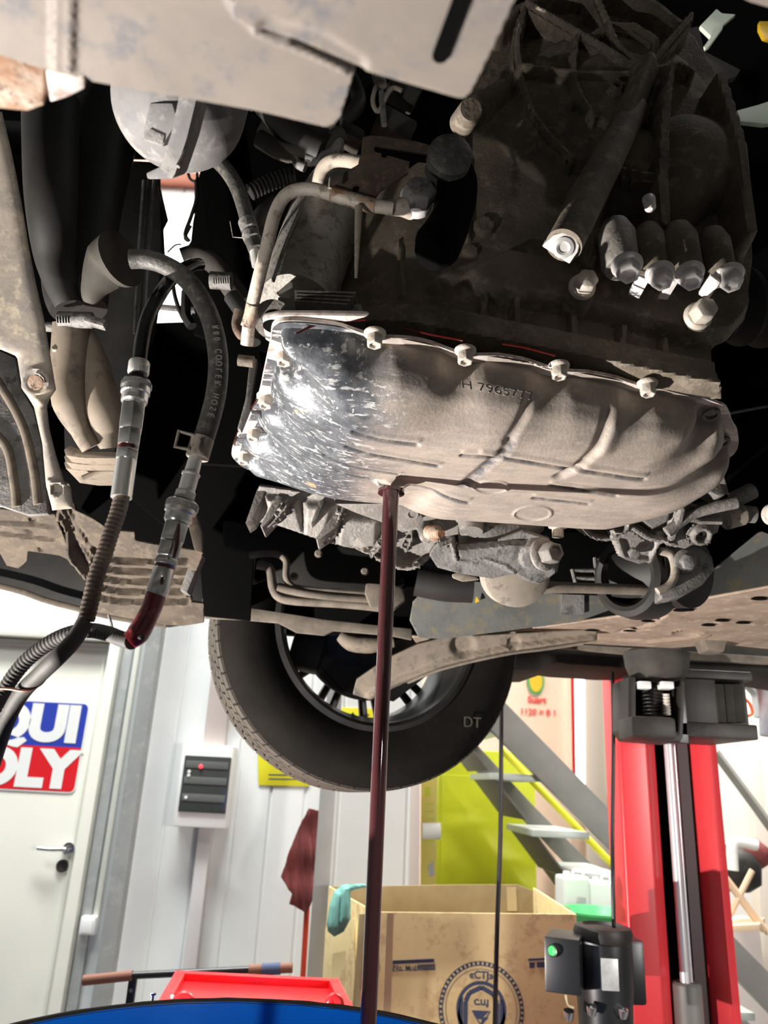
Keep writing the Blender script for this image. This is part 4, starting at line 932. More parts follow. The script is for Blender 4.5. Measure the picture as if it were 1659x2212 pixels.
# ---- transmission case
YT = 0.70
cpoly = [(612, 655), (640, 560), (670, 480), (700, 425), (760, 395), (850, 380), (990, 300), (1010, 180), (1060, 80), (1150, 10), (1280, -40), (1420, 10), (1500, 80), (1560, 180), (1590, 300), (1620, 430), (1625, 560), (1608, 690), (1570, 735), (1535, 752), (1540, 820), (1560, 862), (1480, 850), (1200, 790), (1000, 752), (800, 712), (640, 690)]
hub = (1370, 215)
F_ = [
 ('dome', (1300, 240), 0.135, 0.020), ('disc', (1300, 245), 0.105, 0.023, 0.012), ('disc', (1330, 235), 0.062, 0.030, 0.01),
 ('path', [(1075, 100), (1110, 60), (1200, 22), (1300, 15), (1400, 50), (1450, 90)], 0.008, 0.028),
 ('path', [(1125, 62), (1108, 130), (1112, 200), (1140, 290), (1180, 345), (1222, 385)], 0.006, 0.033),
 ('path', [(1232, 130), (1222, 210), (1240, 260), (1268, 305)], 0.0055, 0.036),
 ('path', [(1262, 130), (1300, 108), (1350, 108), (1400, 140)], 0.005, 0.036),
 ('path', [hub, (1240, 215), (1110, 198)], 0.006, 0.038), ('path', [hub, (1300, 165), (1240, 130), (1125, 62)], 0.0055, 0.038),
 ('path', [hub, (1315, 150), (1290, 90), (1262, 25)], 0.005, 0.038), ('path', [hub, (1410, 160), (1470, 90)], 0.006, 0.038),
 ('path', [hub, (1440, 200), (1470, 215)], 0.006, 0.042), ('disc', hub, 0.016, 0.046, 0.006),
 ('disc', (1312, 245), 0.009, 0.042, 0.004), ('disc', (1312, 245), 0.0035, -0.008, 0.002),
 ('dome', (1355, 390), 0.058, 0.05), ('dome', (1480, 370), 0.065, 0.052), ('dome', (1440, 420), 0.05, 0.045),
 ('path', [(1290, 440), (1350, 455), (1390, 460)], 0.004, 0.058), ('path', [(1400, 290), (1395, 380), (1390, 470), (1395, 560)], 0.011, 0.062),
 ('path', [hub, (1320, 340), (1270, 420), (1240, 470)], 0.017, 0.062, 1), ('path', [(1410, 240), (1400, 300)], 0.006, 0.066),
 ('path', [(1355, 330), (1300, 430), (1270, 520), (1262, 600)], 0.007, 0.04),
 ('path', [(1520, 240), (1560, 380), (1580, 560)], 0.012, 0.05),
 ('disc', (1045, 492), 0.012, 0.008, 0.003), ('disc', (1018, 545), 0.008, 0.005, 0.003), ('disc', (1222, 270), 0.004, 0.03, 0.003), ('disc', (935, 625), 0.008, 0.006, 0.003),
 ('poly', [(1090, 560), (1000, 605), (1060, 650), (1250, 680), (1480, 745), (1570, 735), (1608, 690), (1600, 600), (1520, 590), (1300, 600)], 0.022, 0.010),
 ('poly', [(600, 640), (700, 650), (1000, 690), (1540, 800), (1570, 870), (1200, 800), (1000, 760), (800, 715), (600, 700)], 0.020, 0.006),
 ('path', [(1112, 640), (1112, 715)], 0.006, 0.014), ('path', [(1048, 640), (1040, 705)], 0.005, 0.012), ('path', [(1340, 720), (1338, 762)], 0.006, 0.014), ('path', [(1430, 745), (1430, 785)], 0.006, 0.012), ('path', [(1235, 690), (1235, 740)], 0.006, 0.013),
 ('path', [(860, 520), (870, 640)], 0.004, 0.006), ('path', [(1000, 300), (1010, 520)], 0.004, 0.008), ('path', [(1080, 220), (1010, 260), (940, 330)], 0.014, 0.03, 1),
]
def case_round(P, d):
    # the body turns away towards its left end like a barrel
    xl = 0.02; t = np.clip((0.035 - P[..., 0]) / 0.11, 0, 1.0)
    return -0.085 * (1 - np.sqrt(np.clip(1 - t ** 2, 0, 1)))
case = lab(relief('transmission_case', cpoly, F_, 0.0026, 'case', car, (0, YT, 1.8), (0, -1, 0), e1=(1, 0, 0), solid=0.01, hfun=case_round), 'dark brown cast transmission case with ribs fanning out from a hub')

# barrel on its left, lightened in colour to read as lit
brl = [at(640, 660, .70), at(668, 570, .72), at(706, 480, .74), at(742, 420, .76)]
lab(tube('bell_housing', brl, [.040, .042, .046, .045], 'caselit', case, seg=36, n=8), 'barrel at the left end of the case, painted lighter as lit')
tube('case_seam', [v + Vector((-.02, -.041, 0)) for v in brl], .0022, 'castd', case)
# machined ear with a round hole at the front left corner
ear_p = [(566, 690), (600, 682), (700, 682), (800, 684), (740, 700), (660, 712), (625, 730), (590, 745), (572, 735)]
er = slab('mounting_ear', [atz(x, y, ZF + .006) for x, y in ear_p], (0, 0, .007), 'gasket', case, bevel=.003); er['label'] = 'pale machined ear with a round hole'
ec_ = atz(594, 706, ZF + .0055); turned('ear_hole', ec_, (0, 0, 1), [(-.0002, .0115), (.012, .0112), (.012, 0)], 'void', case, 28)
pts_ = [at(578, 690, .62), at(585, 655, .63), at(610, 640, .64), at(650, 650, .65)]
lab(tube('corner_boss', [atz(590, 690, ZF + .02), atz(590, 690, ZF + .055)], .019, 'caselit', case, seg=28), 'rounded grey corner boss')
for k in range(4): slab('ledge_fin', [at(640, 652 + 7 * k, .655), at(770 - k * 6, 656 + 8 * k, .668), at(770 - k * 6, 659 + 8 * k, .668), at(640, 655 + 7 * k, .655)], (0, -.02, 0), 'cast', case, bevel=.0006)
slab('ledge', [at(600, 640, .662), at(780, 655, .672), at(790, 690, .672), at(600, 682, .662)], (0, .05, 0), 'castd', case)

# bosses and bolts of the case; their undersides catch the lamp
def boss(px, py, Y, r, L, m='case', d=(0, -1, -.25), nm='boss', **k): return turned(nm, at(px, py, Y) - Vector(d).normalized() * L, d, [(0, r * 1.1), (L * .9, r), (L, r * .9)], m, case, 24, **k)
bolt('case_bolt', at(1256, 622, .655), (.05, -.85, -.15), .0115, .022, 'bolt', case, washer=1.2, dish=False)
bolt('case_bolt', at(1505, 685, .665), (.05, -.85, -.15), .012, .024, 'bolt', case, washer=1.2, dish=False)
boss(1256, 628, .668, .0145, .03, nm='bolt_washer', d=(0, -1, 0)); boss(1507, 690, .675, .015, .03, nm='bolt_washer', d=(0, -1, 0))
for (x, y, r, yy) in ((1350, 520, .0185, .62), (1423, 530, .0165, .632), (1489, 530, .019, .63), (1568, 540, .017, .64)):
    z0 = at(x, y + 44, yy); z1 = at(x, y - 40, yy)
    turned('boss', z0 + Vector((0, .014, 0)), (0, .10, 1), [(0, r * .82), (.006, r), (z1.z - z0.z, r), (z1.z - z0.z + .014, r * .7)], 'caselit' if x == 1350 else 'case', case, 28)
for (x, y, r, yy) in ((1354, 585, .0118, .612), (1425, 602, .011, .622), (1489, 602, .011, .622), (1574, 606, .0115, .634)):
    bolt('case_bolt', at(x, y - 14, yy), (0.0, -.30, -1), r, .017, 'boltbright', case, washer=1.28)
for a, b in (((1378, 590), (1402, 600)), ((1445, 600), (1466, 602)), ((1535, 590), (1556, 604))):
    slab('web', [at(a[0], a[1], .63), at(b[0], b[1], .63), at(b[0], b[1] + 7, .63), at(a[0], a[1] + 7, .63)], (0, .03, 0), 'boltbright', case, bevel=.001)
# long round boss ending in a drain boss with a socket plug
P0_ = at(1372, 235, .66); P1_ = at(1218, 530, .60)
lab(tube('long_boss', [P0_, lerp(P0_, P1_, .5), P1_], [.014, .0165, .0175], 'case', case, seg=28, straight=True), 'long slanting boss')
pe = [(1170, 532), (1195, 508), (1215, 502), (1238, 508), (1252, 530), (1248, 545), (1230, 571)]
pl0 = at(1215, 535, .598); nv = Vector((-.25, -.6, -.75)).normalized()
face = slab('plug_boss', [on(x, y, pl0, nv) for x, y in pe], -nv * .022, 'boltbright', case, bevel=.0015); face['label'] = 'boss with a socket plug, end face painted pale as lit'
turned('socket_plug', on(1217, 535, pl0, nv) + nv * .0, nv, [(0, .0098), (.0015, .0098), (.0022, .0065), (.001, .0045), (-.004, .004)], 'alu', case, 28)
turned('stud_tip', at(1405, 450, .60), (0.1, .4, 1), [(-.002, .002), (.002, .0055), (.018, .0065), (.022, .003)], 'boltbright', case, 20)
boss(1018, 236, .60, .0125, .035, nm='case_stud', d=(.15, -.8, -.35))

# black sensor connector on the case
cn = lab(tube('sensor_connector', [at(960, 350, .60), at(985, 400, .60), at(975, 470, .59), at(945, 530, .58), at(925, 548, .575)], [.022, .021, .019, .022, .015], 'void', car, seg=20, n=6), 'black angled connector beside the banjo bolt')
turned('connector_cap', at(968, 350, .575), (.1, -1, -.2), [(0, .021), (.012, .021), (.017, .016), (.019, .006)], 'rubber', cn, 28)
# bracket holding the two pipes
br_ = [(783, 296), (800, 292), (828, 294), (900, 305), (960, 322), (960, 350), (886, 340), (882, 372), (820, 412), (802, 440), (748, 424), (716, 402), (718, 388), (778, 352)]
bk_ = lab(slabY('pipe_bracket', br_, .575, .003, 'rustdark', car, bevel=.0006), 'dark rusty bracket clamping two pipes')
slabY('slot', [(808, 318), (880, 330), (930, 338), (932, 352), (880, 346), (810, 326)], .5735, .001, 'void', bk_, bevel=0)
for x, y in ((830, 336), (768, 409)): turned('bracket_hole', at(x, y, .5748), (0, -1, 0), [(0, .0028), (.0006, .0028)], 'void', bk_, 16)
tube('bracket_tab', [at(775, 444, .572), at(773, 500, .572), at(769, 600, .575)], [.0035, .003, .0012], 'dust', bk_, flat=.4, seg=8)
tube('bracket_tab', [at(713, 385, .565), at(712, 408, .565)], [.001, .002], 'dust', bk_, seg=6)
# the pipes
p1 = [at(533, 745, .66), at(541, 680, .64), at(557, 610, .615), at(577, 530, .60), at(594, 462, .59), at(620, 420, .583), at(668, 408, .58), at(730, 424, .578), at(800, 443, .578), at(850, 450, .578)]
pp = lab(tube('cooler_pipe', p1, .0062, 'pipe', car, seg=20, n=10), 'pale oxidised pipe bent to the banjo bolt')
tube('rust_patch', [at(534, 706, .648), at(541, 683, .641), at(547, 655, .63)], .0066, 'rust', pp, seg=20)['label'] = 'orange rust on the lower end'
tube('pipe_end', [at(540, 700, .652), at(533, 722, .66), at(521, 722, .665), at(512, 700, .665), at(518, 670, .66)], .0055, 'rustdark', pp, seg=16)
tube('rust_patch', [at(716, 419, .5785), at(812, 447, .5785)], .0070, 'rust', pp, seg=20, straight=True)
bj = turned('banjo_bolt', at(897, 446, .592), (.06, -1, .06), [(0, .0155), (.012, .0158), (.014, .0145)], 'boltbright', pp, 32); bj['label'] = 'banjo bolt, body painted pale as lit, hexagon head dark as shaded'
v, f = hexprism(at(903, 432, .582), (.12, -1, .1), .0155, .016); link_mesh('hexagon_head', v, f, 'castd', pp, bevel=.0008)  # dark colour stands for the shade on the head's end face
tube('banjo_neck', [at(835, 449, .58), at(865, 448, .582), at(885, 446, .588)], [.0066, .0082, .012], 'pipe', pp, seg=20, straight=True)
p2 = [at(690, 410, .70), at(688, 392, .68), at(700, 360, .665), at(728, 346, .655), at(782, 352, .645)]
lab(tube('cooler_pipe', p2, .0072, 'dust', car, seg=18, n=8), 'second pipe curving behind the bracket')
tube('cooler_pipe', [at(676, 430, .74), at(650, 500, .74), at(622, 560, .735), at(612, 600, .73), at(560, 672, .72)], .0062, 'rustdark', car, seg=16)
slab('edge_strip', [at(640, 430, .72), at(648, 432, .72), at(608, 560, .70), at(585, 630, .69), at(578, 628, .69), at(600, 560, .70)], (0, .002, 0), 'castd', car, bevel=.0005)

# ---- upper left hose with its spring clamp
h1 = [at(440, 335, .72), at(474, 352, .72), at(507, 395, .72), at(528, 450, .72), at(541, 505, .72), at(553, 540, .72)]
uh = lab(tube('coolant_hose', h1, .0088, 'rubber', car, seg=20), 'thick black hose below the grey dome')
for q in ((533, 478, 540, 497), (541, 506, 546, 518)):
    tube('spring_clamp', [at(q[0], q[1], .718), at(q[2], q[3], .718)], .0102, 'castd', uh, seg=24, straight=True)
tube('clamp_wire', [at(497, 478, .705), at(503, 512, .705), at(528, 514, .705)], .0006, 'dust', uh, seg=6, straight=True)
tube('spigot', [at(550, 540, .722), at(556, 575, .725)], .0062, 'alu', uh, straight=True)

# ---- skid sheet in the foreground, two overlapping plates
ZS = 1.70
A1 = [(0, -300), (1130, -300), (780, -60), (775, 120), (766, 152), (735, 252), (722, 268), (704, 274), (560, 240), (200, 176), (183, 160), (165, 168), (150, 162), (122, 158), (0, 119), (-260, 40), (-260, -300)]
sk1 = relief('skid_plate', A1, [('path', [(128, -200), (124, 150)], .0030, .0022), ('path', [(152, -200), (148, 150)], .0030, .0022), ('ring', (598, -30), .018, .004, .003), ('ring', (598, -30), .011, .003, .002), ('path', [(560, 60), (660, 100), (764, 148)], .0035, .004)], .0016, 'skid', car, atz(400, 100, ZS), (0, 0, -1), e1=(1, 0, 0), solid=.0025)
sk1['label'] = 'smooth beige-grey sheet across the upper left corner'
ZS2 = 1.692
A2 = [(575, 72), (640, 92), (766, 146), (985, 210), (1003, 212), (1018, 198), (1062, 110), (1112, 2), (1180, -150), (1180, -300), (560, -300), (500, 40)]
sk2 = relief('skid_plate', A2, [('path', [(585, 65), (700, 100), (766, 140)], .006, -.002)], .0016, 'skid', car, atz(800, 60, ZS2), (0, 0, -1), e1=(1, 0, 0), solid=.002)
sk2['label'] = 'grey sheet corner with a long black slot'
def capsule(a, b, r, z, n=10):
    a = atz(*a, z); b = atz(*b, z); d = (b - a).normalized(); s = Vector((0, 0, 1)).cross(d); P = []
    for c0, sg in ((a, -1), (b, 1)):
        for k in range(n + 1):
            t = pi * k / n; P.append(c0 + (s * cos(t) * -sg + d * sin(t) * sg) * r)
    return P
slab('long_slot', capsule((951, 122), (1050, -140), .0032, ZS2 - .0012), (0, 0, .001), 'void', sk2, bevel=0)
lab(slab('rusty_block', [atz(x, y, 1.715) for x, y in ((-80, 100), (0, 112), (96, 140), (97, 232), (60, 244), (0, 238), (-80, 225))], (0, 0, .03), 'rust', car, bevel=.003), 'brown rusty block under the left end of the sheet')
lab(slab('bright_tab', [atz(x, y, 1.712) for x, y in ((95, 150), (182, 158), (184, 195), (150, 212), (105, 228))], (0, 0, .02), 'gasket', car, bevel=.003), 'bright worn tab beside the rusty block')

# ---- grey dome with moulded box and strap
dcn = at(392, 190, .50); dax = Vector((.04, -.62, -.40))
Rd = .062
dome_c = at(388, 222, .56)
prof = [(-.03, Rd)] + [(Rd * .95 * sin(radians(a)), Rd * cos(radians(a))) for a in range(0, 91, 6)]
v, f = lathe(dome_c, (0.0, -.25, -1), prof, 48); dm = lab(link_mesh('fan_motor_housing', v, f, 'greyplast', car, smooth='auto'), 'dusty grey rounded dome below the sheet')
bp_ = Vector((0, -.004, -.006))
dn_ = Vector((-.12, -.62, -.77)).normalized()
def onb(x, y, lift): return on(x, y, at(360, 300, .497) + dn_ * lift, dn_)
slab('moulded_box', [onb(x, y, .004) for x, y in ((322, 222), (372, 222), (384, 262), (360, 300), (352, 318), (306, 302))], -dn_ * .03, 'greyplast', dm, bevel=.002)
slab('box_recess', [onb(x, y, .0045) for x, y in ((315, 288), (326, 278), (356, 292), (352, 312), (310, 300))], dn_ * .0008, 'castd', dm, bevel=.0003)
slab('strap', [onb(x, y, .010) for x, y in ((388, 195), (428, 202), (404, 300), (378, 378), (372, 387), (318, 388), (314, 374), (345, 360), (368, 290))], -dn_ * .03, 'greyplast', dm, bevel=.002)
tube('moulded_rib', [at(428, 214, .497), at(412, 270, .497), at(398, 330, .497), at(384, 360, .497)], .0018, 'castd', dm)

# ---- left chassis rail and the panels beside it
def rail_plane(): return at(60, 600, .62)
rn = Vector((.25, -.55, -.8)).normalized()
rp_ = [(-200, 200), (0, 238), (22, 330), (42, 430), (60, 540), (75, 615), (92, 690), (105, 765), (118, 842), (104, 862), (98, 880), (104, 930), (118, 985), (136, 1042), (150, 1055), (156, 1100), (110, 1105), (96, 1050), (88, 960), (70, 880), (44, 838), (33, 770), (0, 756), (-200, 700)]
def on_rail(x, y): return at(x, y, np.interp(y, [200, 800, 1100], [.42, .62, .98]))
rail = lab(relief('chassis_rail', rp_, [('ring', (78, 823), .012, .003, .002), ('disc', (78, 823), .006, -.006, .003), ('path', [(104, 1040), (148, 1045)], .003, .003), ('disc', (122, 1057), .006, -.006, .002), ('path', [(44, 838), (90, 870)], .004, .002)], .0022, 'rail', car, at(60, 700, .66), (.12, -.85, -.5), e1=(1, 0, 0), solid=.006, edge_r=.012, edge_h=.005), 'beige dusty chassis rail down the left edge')
turned('bolt_hole', on(79, 825, at(60, 700, .66), (.12, -.85, -.5)) + Vector((0, -.002, -.002)), (.12, -.85, -.5), [(0, .0075), (.001, .0075), (.0012, .004)], 'rust', rail, 20)
lab(slab('side_panel', [at(x, y, .95) for x, y in ((-250, 700), (0, 757), (33, 772), (46, 840), (72, 885), (88, 950), (98, 1045), (104, 1110), (60, 1112), (0, 1092), (-250, 1080))], (0, .01, 0), 'castd', car, bevel=.003), 'grey-green panel at the left edge')
for a in (((-40, 770), (40, 900), (70, 1000), (82, 1090)), ((-60, 900), (10, 960), (30, 1040), (36, 1095))): tube('panel_fold', [at(x, y, .95) for x, y in a], .006, 'stamp', car, flat=.5)

# ---- stamped lower crossmember with curved corrugations
ps0 = at(250, 1200, 1.22); psn = Vector((0, -.55, -.84))
sp_poly = [(100, 1042), (118, 1034), (150, 1046), (158, 1100), (200, 1120), (238, 1146), (290, 1150), (292, 1168), (330, 1176), (400, 1186), (436, 1192), (436, 1204), (404, 1280), (402, 1300), (440, 1305), (440, 1345), (395, 1352), (360, 1350), (330, 1345), (205, 1322), (184, 1268), (164, 1230), (150, 1210), (118, 1110)]
sf = []
for k, (a, b) in enumerate((((132, 1072), (150, 1110)), ((128, 1090), (150, 1140)), ((124, 1110), (152, 1170)), ((130, 1140), (160, 1200)), ((140, 1170), (175, 1235)))):
    yb_ = 1204 + 22 * k
    sf.append(('path', [a, b, (190 + 2 * k, yb_ - 22 + 4 * k), (225, yb_ + 2), (260, yb_ + 8), (330, yb_ + 9), (400, yb_ + 8)], .0085, -.013))
cm = lab(relief('crossmember', sp_poly, sf, .0028, 'lipd', car, ps0, psn, e1=(1, 0, 0), solid=.005), 'brown stamped crossmember with curved corrugations')
lab(slab('crossmember_bracket', [at(x, y, 1.1) for x, y in ((398, 1085), (425, 1110), (437, 1150), (437, 1194), (420, 1190), (408, 1140))], (0, .01, 0), 'lipd', car, bevel=.002), 'curved brown bracket edge behind the right coupling')
slab('crossmember_flange', [at(x, y, 1.24) for x, y in ((418, 1194), (437, 1196), (404, 1280), (388, 1275))], (0, .03, 0), 'castd', car, bevel=.002)
# left brown stampings
lb_ = lab(relief('support_panel', [(-200, 1060), (0, 1100), (104, 1112), (118, 1112), (150, 1190), (160, 1215), (128, 1200), (60, 1190), (58, 1212), (40, 1228), (15, 1222), (0, 1195), (-200, 1180)], [('path', [(-100, 1118), (60, 1128), (110, 1135)], .012, -.008), ('path', [(0, 1150), (110, 1163)], .010, -.008), ('disc', (66, 1130), .006, -.006, .002), ('disc', (60, 1152), .008, -.006, .003), ('disc', (88, 1188), .005, -.005, .002)], .003, 'lipd', car, at(50, 1150, 1.3), (0, -.5, -.87), e1=(1, 0, 0), solid=.004), 'dusty brown stamped panel low at the left')
lab(slabY('undertray', [(-330, 1185), (-330, 1150), (100, 1150), (420, 1180), (440, 1240), (436, 1316), (422, 1318), (396, 1346), (360, 1352), (206, 1328), (160, 1312), (0, 1264)], 1.52, .02, 'black', car, bevel=.002), 'dark tray edge above the white wall')
tube('sill_edge', [at(x, y, 1.5) for x, y in ((-300, 1205), (0, 1266), (100, 1297), (165, 1314), (240, 1332), (360, 1350))], .006, 'lipd', car, flat=.5)
tube('hanging_clip', [at(234, 1328, 1.45), at(240, 1345, 1.45), at(242, 1358, 1.45)], .0025, 'castd', car)

# ---- dark plastic ducts, tubes and clamps behind the rail
lab(tube('air_duct', [at(225, 90, .80), at(205, 250, .82), at(180, 430, .82), at(165, 600, .82), at(170, 670, .82)], [.07, .062, .05, .042, .034], 'black', car, seg=28, flat=.9), 'tall dark plastic duct')
lab(tube('radiator_tank', [at(110, 220, .72), at(110, 420, .74), at(120, 560, .78), at(150, 660, .8)], [.034, .03, .024, .016], 'black', car, seg=24), 'black plastic tank edge')
lab(tube('duct_funnel', [at(195, 655, .78), at(205, 620, .77), at(235, 575, .76), at(262, 558, .75)], [.008, .016, .03, .034], 'dustblack', car, seg=32, n=6), 'dusty funnel-shaped duct end')
dt1 = lab(tube('dusty_tube', [at(152, 700, .80), at(150, 790, .82), at(152, 870, .83), at(176, 930, .85), at(198, 968, .86)], [.020, .022, .021, .013, .012], 'stamp', car, seg=24), 'left one of two dusty brown tubes')
dt2 = lab(tube('dusty_tube', [at(184, 700, .81), at(205, 790, .83), at(222, 880, .84), at(232, 930, .86), at(238, 968, .87)], [.006, .018, .021, .017, .014], 'stamp', car, seg=24), 'right one of two dusty brown tubes')
tube('tube_clamp', [at(128, 690, .785), at(200, 692, .785)], .0095, 'castd', car, seg=20, straight=True)
box('clamp_screw', at(208, 697, .775), (.026, .012, .010), 'castd', car, ry=.25)
tube('clamp_band', [at(100, 706, .80), at(150, 708, .80)], .006, 'castd', car, seg=10, straight=True)
for k in range(5): tube('clamp_notch', [at(124 + 6 * k, 684, .775), at(125 + 6 * k, 697, .775)], .0008, 'void', car, seg=6)
for k, y in enumerate((975, 990, 1003)): lab(slab('stacked_plate', [at(x, yy + (y - 975), .86 + .02 * k) for x, yy in ((138, -4 + 975), (150, 962), (182, 975), (250, 976), (250, 990), (184, 990), (142, 984))], (0, .05, 0), 'stamp', car, bevel=.001), 'thin stacked bracket plate')
tube('thin_wire', [at(250, 1018, .9), at(210, 1020, .9), at(178, 1032, .9)], .003, 'stamp', car)
turned('stud_tip', at(122, 756, .8), (0, -1, 0), [(0, .005), (.006, .003)], 'dust', car, 12)

# ---- radiator side: vertical edges, hoses and cables around the gap that shows the wall
for x0, x1, m in ((300, 296, 'castd'), (311, 306, 'dustblack'), (322, 318, 'castd')): tube('radiator_edge', [at(x0 + 10, 390, 1.0), at(x0, 540, 1.0), at(x1 - 6, 720, 1.0)], .0022, m, car)
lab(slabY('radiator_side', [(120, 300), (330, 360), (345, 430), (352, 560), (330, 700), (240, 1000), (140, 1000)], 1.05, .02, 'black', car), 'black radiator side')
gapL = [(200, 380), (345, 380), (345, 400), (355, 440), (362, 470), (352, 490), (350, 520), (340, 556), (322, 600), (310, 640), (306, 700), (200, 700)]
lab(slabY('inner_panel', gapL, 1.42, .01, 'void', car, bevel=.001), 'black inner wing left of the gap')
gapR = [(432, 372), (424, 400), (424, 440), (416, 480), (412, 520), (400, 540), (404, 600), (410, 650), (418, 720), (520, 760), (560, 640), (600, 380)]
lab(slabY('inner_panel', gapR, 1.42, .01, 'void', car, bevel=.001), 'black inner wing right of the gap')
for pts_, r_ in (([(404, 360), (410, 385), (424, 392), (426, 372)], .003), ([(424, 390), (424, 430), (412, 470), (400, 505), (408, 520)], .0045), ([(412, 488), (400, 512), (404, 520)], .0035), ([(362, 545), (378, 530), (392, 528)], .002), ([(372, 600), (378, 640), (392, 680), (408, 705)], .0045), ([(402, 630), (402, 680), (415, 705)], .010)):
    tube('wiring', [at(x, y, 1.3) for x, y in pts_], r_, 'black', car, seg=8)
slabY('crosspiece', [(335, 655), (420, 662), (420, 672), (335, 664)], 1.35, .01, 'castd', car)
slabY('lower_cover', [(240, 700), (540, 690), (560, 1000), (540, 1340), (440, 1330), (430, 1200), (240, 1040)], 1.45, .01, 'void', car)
lab(tube('lower_hose', [at(395, 560, .95), at(430, 552, .95), at(470, 575, .95), at(500, 620, .95), at(530, 660, .95)], .016, 'dustblack', car, seg=20), 'dusty black hose behind the loop')
tube('hose_clamp', [at(455, 605, .9), at(500, 608, .9)], .012, 'castd', car, seg=24, straight=True)
for k in range(8): tube('clamp_notch', [at(462 + 5 * k, 600, .886), at(463 + 5 * k, 612, .886)], .0008, 'void', car, seg=6)
corr('wire_loom', [at(540, 415, .85), at(570, 400, .85), at(610, 385, .85), at(640, 380, .85)], .010, 'black', car, pitch=.006, amp=.003)
for a, r_, m in (([(520, 150), (600, 250), (640, 300), (700, 330)], .02, 'black'), ([(560, 300), (620, 330), (680, 320), (740, 290)], .012, 'dustblack'), ([(600, 440), (560, 480), (560, 560)], .012, 'black'), ([(700, 260), (730, 300), (720, 330), (680, 345), (660, 345)], .008, 'castd'), ([(720, 240), (715, 290), (724, 320)], .003, 'bolt'), ([(740, 250), (735, 290), (740, 325)], .0025, 'castd'), ([(820, 160), (808, 200), (806, 225), (818, 240), (836, 205), (850, 190), (868, 196)], .0032, 'dust'), ([(824, 200), (826, 230), (830, 270)], .004, 'castd'), ([(760, 170), (775, 220), (745, 260)], .010, 'black'), ([(815, 150), (822, 185)], .009, 'castd'), ([(635, 335), (645, 355), (660, 362)], .006, 'castd'), ([(500, 640), (540, 700), (545, 740)], .01, 'black')):
    tube('engine_wiring' if r_ < .005 else 'engine_hose', [at(x, y, .78) for x, y in a], r_, m, car, seg=12)
for a in ((660, 290, .03), (600, 300, .035), (850, 280, .035), (870, 200, .03), (760, 300, .02)):
    v, f = boxv(at(a[0], a[1], .86), (a[2] * 1.6, .04, a[2]), .3, .2, .3); link_mesh('engine_part', v, f, 'dustblack', car, bevel=.006)
slab('thin_edge', [at(x, y, .8) for x, y in ((540, 770), (556, 775), (540, 880), (520, 930), (512, 925), (530, 860))], (0, .01, 0), 'castd', car)
tube('side_stud', [at(515, 778, .7), at(548, 782, .7)], .006, 'stamp', car, straight=True)

# ---- engine sump with fins behind the pan
Ye = 1.12
eng = relief('engine_sump', [(560, 1050), (700, 1070), (830, 1080), (960, 1100), (1020, 1110), (1040, 1130), (1010, 1150), (960, 1160), (930, 1205), (890, 1228), (840, 1222), (790, 1190), (700, 1168), (600, 1135), (575, 1128), (530, 1130), (545, 1095)],
 [('poly', [(575, 1070), (640, 1080), (660, 1150), (580, 1132)], .012, .01), ('poly', [(660, 1085), (720, 1090), (700, 1165), (655, 1155)], .012, .012), ('poly', [(735, 1110), (820, 1115), (815, 1175), (725, 1185)], .016, .014), ('path', [(575, 1132), (640, 1150), (680, 1162)], .005, .02), ('path', [(700, 1165), (760, 1188), (815, 1180)], .005, .022), ('path', [(815, 1195), (870, 1218), (930, 1208)], .006, .022),
  ('path', [(625, 1080), (600, 1110), (572, 1135)], .003, .03), ('path', [(742, 1090), (722, 1130), (690, 1165)], .003, .03), ('path', [(850, 1120), (830, 1160), (798, 1195)], .003, .028), ('path', [(890, 1150), (882, 1172), (875, 1180)], .0025, .024), ('disc', (920, 1145), .012, .03, .006)],
 .0024, 'cast', car, at(760, 1130, Ye), (0, -.75, -.66), e1=(1, 0, 0), solid=.01)
lab(eng, 'grey cast engine sump with thin fins behind the pan')
for a in (((556, 1055), (574, 1060), (545, 1120), (530, 1130)), ((598, 1068), (612, 1074), (590, 1115), (566, 1140), (562, 1135)), ((690, 1080), (700, 1082), (685, 1120), (672, 1130)), ((735, 1092), (748, 1096), (725, 1140), (686, 1168), (682, 1162))):
    slab('cooling_fin', [at(x, y, Ye - .03) for x, y in a], (0, .05, .0), 'cast', eng, bevel=.001)
lab(slab('sump_cover', [on(x, y, at(870, 1110, 1.06), (0, -.5, -.86)) for x, y in ((720, 1088), (900, 1088), (915, 1120), (900, 1145), (870, 1152), (820, 1128), (770, 1110))], (0, .02, .02), 'cast', car, bevel=.004), 'flat grey cover with a round boss')
ring('cover_boss', on(891, 1110, at(870, 1110, 1.06), (0, -.5, -.86)), (0, -.5, -.86), .0065, .0085, .002, 'cast', car, 24)
turned('rusty_bolt', at(930, 1150, 1.08), (.3, -.8, -.3), [(0, .012), (.02, .012), (.024, .007), (.04, .006)], 'rust', car, 16)
lab(tube('cast_elbow', [at(1000, 1150, 1.05), at(1050, 1150, 1.04), at(1110, 1140, 1.04), at(1160, 1120, 1.04)], [.028, .03, .026, .02], 'castd', car, seg=24), 'dusty elbow below the pan')
turned('banjo_stack', at(1018, 1150, 1.0), (0, .2, 1), [(0, .016), (.02, .018), (.022, .022), (.045, .022)], 'cast', car, 24)
turned('sensor', at(1205, 1160, .99), (0, -.1, 1), [(0, .008), (.012, .008), (.013, .013), (.03, .014)], 'bolt', car, 12)

